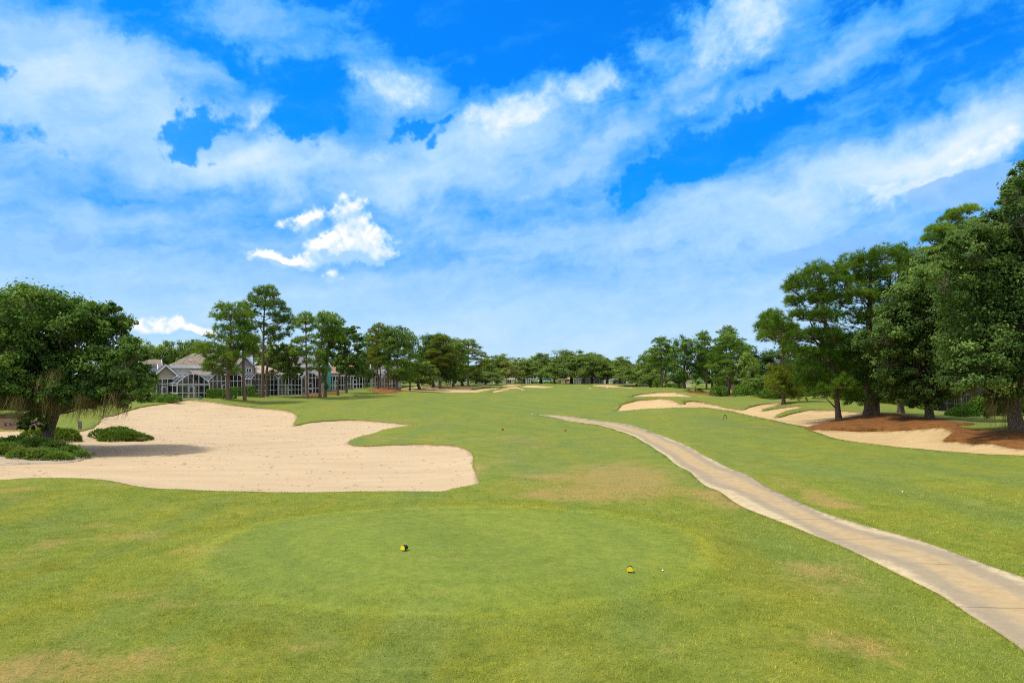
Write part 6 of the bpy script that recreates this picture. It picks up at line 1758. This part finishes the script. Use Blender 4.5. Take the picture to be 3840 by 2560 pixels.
# cloud cover worked out here by noise over azimuth / elevation, looked up by direction
_pr = np.random.default_rng(11)
_perm = np.concatenate([_pr.permutation(256)] * 3)
_ga = _pr.uniform(0, 2 * math.pi, 256); _gx, _gy = np.cos(_ga), np.sin(_ga)
def perlin(x, y):
    xi = np.floor(x).astype(int); yi = np.floor(y).astype(int); xf = x - xi; yf = y - yi
    u = xf * xf * xf * (xf * (xf * 6 - 15) + 10); v = yf * yf * yf * (yf * (yf * 6 - 15) + 10)
    def gr(i, j, a, b):
        h = _perm[_perm[(xi + i) & 255] + ((yi + j) & 255)]
        return _gx[h] * a + _gy[h] * b
    n0 = gr(0, 0, xf, yf) * (1 - u) + gr(1, 0, xf - 1, yf) * u
    n1 = gr(0, 1, xf, yf - 1) * (1 - u) + gr(1, 1, xf - 1, yf - 1) * u
    return n0 * (1 - v) + n1 * v
def fbm(x, y, octv, gain=.55, ridge=False):
    a, s_, f = 1.0, 0.0, 1.0; tot = 0
    for k in range(octv):
        p_ = perlin(x * f + 17.3 * k, y * f + 9.1 * k)
        s_ = s_ + a * (1 - 2.6 * np.abs(p_) if ridge else p_ * 1.7); tot += a * a; a *= gain; f *= 2.03
    return s_ / math.sqrt(tot)
AZ0, AZ1, EL0, EL1 = math.radians(-52), math.radians(52), math.radians(-3), math.radians(40)
NW, NH = 1900, 800
ga, ge = np.meshgrid(np.linspace(AZ0, AZ1, NW), np.linspace(EL0, EL1, NH))
def ae(px, py):
    u = (px * 1.6327 - HX) / F; v = (HY - py * 1.6327) / F
    return math.atan(u), math.atan(v / math.sqrt(1 + u * u))
wx = fbm(ga * 9, ge * 9, 7, .58); wy = fbm(ga * 9 + 40, ge * 9 + 7, 7, .58)
def blobs(k, lst):
    A = ga + wx * k; E = ge + wy * k; acc = np.zeros_like(ga)
    for px, py, rx, ry, rot, w in lst:
        a, e = ae(px, py); c_, s_ = math.cos(math.radians(rot)), math.sin(math.radians(rot))
        dx, dy = A - a, E - e
        q = np.sqrt(((dx * c_ + dy * s_) / (rx * 1.6327 / F)) ** 2 + ((-dx * s_ + dy * c_) / (ry * 1.6327 / F)) ** 2)
        q = np.clip(1 - q, 0, 1); acc += w * q * q * (3 - 2 * q)
    return acc
def sst(x, a, b):
    x = np.clip((x - a) / (b - a), 0, 1); return x * x * (3 - 2 * x)
#  x, y, rx, ry, rotation, weight   (directions read off the photo at 2352 x 1568)
VEIL = blobs(.022, [(60, 110, 330, 150, -10, .75), (60, 270, 300, 120, -20, .8), (330, 230, 330, 100, -10, .85), (130, 60, 300, 110, -10, .4), (560, 40, 240, 90, 0, .8), (540, 200, 300, 50, -6, .6),
                   (480, 370, 300, 90, -6, .75), (760, 400, 420, 80, 3, .8), (620, 330, 140, 70, 20, .5), (830, 110, 110, 130, 60, .5), (900, 200, 170, 110, 8, .8), (1000, 330, 300, 90, 8, .7), (1200, 270, 330, 120, 14, .9),
                   (1150, 400, 420, 90, 8, .6), (1740, 70, 280, 120, 10, .7), (1880, 150, 400, 60, 18, .55), (2120, 370, 420, 90, 14, .9), (1780, 440, 520, 75, 9, .75), (2270, 270, 260, 80, 20, .75), (1500, 120, 90, 46, 10, .6),
                   (1560, 190, 90, 50, 40, .55), (1500, 215, 50, 60, 70, .5), (1590, 215, 60, 24, 30, .5), (1700, 540, 420, 70, 4, .45), (1400, 330, 200, 60, 25, .7), (2050, 60, 300, 70, 15, .3), (200, 480, 420, 60, -3, .3), (1250, 560, 500, 80, 0, .25)])
HOLE = blobs(.030, [(1210, 60, 330, 130, 0, 1.5), (1640, 330, 330, 90, 14, 1.2), (2240, 140, 300, 75, 22, 1.0), (560, 130, 270, 56, -6, .8), (330, 100, 170, 56, -10, .5), (690, 270, 125, 105, 8, 1.7), (745, 325, 70, 56, 0, 1.0), (640, 235, 70, 50, 0, .8),
                   (455, 275, 95, 44, 38, 1.25), (425, 325, 80, 40, 0, 1.25), (945, 268, 100, 32, 6, 1.4), (990, 305, 40, 24, 30, .9), (30, 320, 150, 46, -12, .6), (1470, 405, 120, 34, 18, .9), (1560, 400, 180, 40, 10, .6),
                   (350, 440, 300, 40, -4, .35), (0, 140, 40, 46, 0, 1.1), (1350, 120, 70, 60, 0, .6), (1820, 240, 280, 40, 18, .6)])
CUM = blobs(.022, [(1220, 240, 250, 90, 12, .7), (1360, 190, 100, 80, 35, .85), (1130, 260, 160, 70, 0, .5), (900, 195, 140, 75, 10, .75), (800, 180, 70, 60, 20, .4), (1700, 50, 220, 110, 12, 1.1), (1620, 90, 110, 56, 20, .5), (1480, 120, 70, 34, 10, .6),
                  (2180, 410, 210, 66, 10, .85), (2300, 330, 120, 56, 15, .7), (2050, 440, 180, 36, 8, .5), (430, 215, 220, 46, -8, .4), (585, 235, 60, 50, 20, .9), (540, 285, 66, 34, 40, .6), (200, 260, 90, 60, -30, .3), (840, 350, 200, 50, 10, .4)])
PUFF = blobs(.017, [(705, 512, 90, 34, 6, .85), (810, 488, 56, 44, 30, .95), (830, 545, 90, 50, 14, 1.4), (760, 575, 110, 42, 0, 1.3), (870, 575, 50, 40, 0, .9), (650, 595, 85, 28, 2, 1.25), (760, 620, 50, 18, 0, .7),
                  (390, 766, 120, 34, 0, .62), (330, 778, 90, 22, 0, .4), (450, 770, 70, 22, 0, .4)])
GREYC = blobs(.009, [(2190, 440, 115, 54, 5, 1.3), (2290, 425, 110, 50, 10, 1.1), (1880, 577, 160, 34, 3, 1.3), (1990, 560, 75, 40, 10, 1.0), (1700, 565, 120, 22, 0, .5), (140, 550, 66, 36, 10, 1.1), (1487, 577, 46, 22, 4, 1.3), (600, 612, 60, 14, 0, .5)])
f1 = fbm(ga * 12 + wx * .25, ge * 20 + wy * .25, 9, .58)
f2 = fbm(ga * 30 + 5, ge * 34 + 3, 8, .60)
bil = fbm(ga * 34 + 1, ge * 38 + 8, 6, .5, True)
ca, sa_ = math.cos(math.radians(11)), math.sin(math.radians(11))
xr, yr = ga * ca + ge * sa_, -ga * sa_ + ge * ca
streak = fbm(xr * 5 + wx * .25, yr * 26 + wy * .3, 8, .60)
eld = np.degrees(ge)
low = sst(eld, 27, 10) if False else 1 - sst(eld, 9, 27)
low2 = 1 - sst(eld, 2, 13)
f3 = fbm(ga * 75 + 2, ge * 80 + 9, 6, .62)
hole = sst(HOLE + f2 * .36 + f1 * .14 + f3 * .20, .22, 1.02) * sst(HOLE, .05, .22)
T = low * .40 + low2 * .56 + VEIL * .62
amp = (1 - .72 * low2)
T = T + f1 * .10 * amp + streak * (.10 * amp + .045) + f2 * .035
T = np.where(T > .56, .56 + (T - .56) * .6, T) + f3 * .025 * amp
T = np.clip(T, 0, 2) * (1 - .78 * hole) + hole * np.clip(f1 * .6 + streak * .7, 0, 1.5) * .045
cumm = sst(CUM + f2 * .20 + f1 * .12 + f3 * .06, .28, 1.0)
T = T + cumm * (.29 + .09 * f1 + .07 * f2 + .04 * f3)
puff = sst(PUFF + bil * .22 + f2 * .24 + f3 * .20, .28, .92) * sst(PUFF, .06, .25)
pshade = np.clip(.56 + .30 * (PUFF - np.roll(PUFF, -9, 0)) / .25 + .15 * bil + .15 * f2 + .10 * f3 + .20 * np.clip(PUFF - .6, 0, .8), .60, 1.20)
T = T * (1 - puff * .85) + puff * pshade
T = T * .80
G = sst(GREYC + f2 * .20 + bil * .08, .42, .66) * .85
buf = np.zeros((NH, NW, 4), dtype=np.float32); buf[..., 0] = np.clip(T, 0, 1.3); buf[..., 1] = G; buf[..., 2] = np.clip(.5 + .2 * f2, 0, 1); buf[..., 3] = 1
cimg = bpy.data.images.new('cloud_cover', NW, NH, alpha=False, float_buffer=True); cimg.colorspace_settings.name = 'Non-Color'
cimg.pixels.foreach_set(buf.ravel()); cimg.update()
cimg.pack()
uv = t.n('ShaderNodeCombineXYZ', {0: t.maprange(az, AZ0, AZ1), 1: t.maprange(el, EL0, EL1), 2: 0.0}).outputs[0]
tx = t.n('ShaderNodeTexImage', {'Vector': uv}, image=cimg, extension='EXTEND', interpolation='Linear')
ch = t.n('ShaderNodeSeparateColor', {0: tx.outputs['Color']})
T_, G_, N_ = ch.outputs[0], ch.outputs[1], ch.outputs[2]
SKY_K = 0.085
nish = t.n('ShaderNodeVectorMath', {0: sky.outputs[0], 1: (SKY_K * .02, SKY_K * .86, SKY_K * 2.05)}, operation='MULTIPLY').outputs[0]
cloudc = t.ramp(T_, [(0.0, (.010, .215, .665)), (.20, (.050, .275, .668)), (.40, (.165, .375, .670)), (.58, (.300, .480, .672)), (.78, (.470, .575, .675)), (1.0, (.665, .672, .680))])
col = t.mix(t.maprange(T_, .0, .20, 0.0, 1.0, 'SMOOTHSTEP'), nish, cloudc)
col = t.mix(G_, col, t.mix(N_, (.125, .330, .655), (.240, .410, .660)))
# bright cloud cover added overhead and behind, out of frame, to lift ambient light
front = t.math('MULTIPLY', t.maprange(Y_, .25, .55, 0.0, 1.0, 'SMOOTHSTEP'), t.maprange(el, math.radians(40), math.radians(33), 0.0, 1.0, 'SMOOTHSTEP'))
fill_cloud_n = t.noise(nrm, 2.6, 6, .6, .4)
fill_cloud = t.math('MULTIPLY', t.math('SUBTRACT', 1.0, front), t.maprange(fill_cloud_n, .36, .56, .35, 1.0, 'SMOOTHSTEP'))
fill_cloud = t.math('MULTIPLY', fill_cloud, t.maprange(el, math.radians(2), math.radians(25), .25, 1.0, 'SMOOTHSTEP'))
col = t.mix(fill_cloud, col, (.80, .79, .775))
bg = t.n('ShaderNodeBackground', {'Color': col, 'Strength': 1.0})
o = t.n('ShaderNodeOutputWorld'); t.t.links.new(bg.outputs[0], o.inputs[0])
world.cycles.sampling_method = 'MANUAL'; world.cycles.sample_map_resolution = 512

cam = bpy.data.cameras.new('camera'); cam.sensor_width = 36; cam.lens = 36 * F / 3840
cam.shift_y = (HY - 1280) / 3840.0; cam.clip_end = 6000
co = bpy.data.objects.new('camera', cam); COL.objects.link(co); co.location = (0, 0, CZ); co.rotation_euler = (math.pi / 2, 0, 0)
scene.camera = co
scene.view_settings.view_transform = 'Standard'; scene.view_settings.look = 'None'
scene.view_settings.exposure = 0.6; scene.view_settings.gamma = 1.0
scene.cycles.max_bounces = 6; scene.cycles.diffuse_bounces = 3; scene.cycles.transparent_max_bounces = 12
scene.cycles.use_denoising = False
scene.cycles.filter_width = 1.05
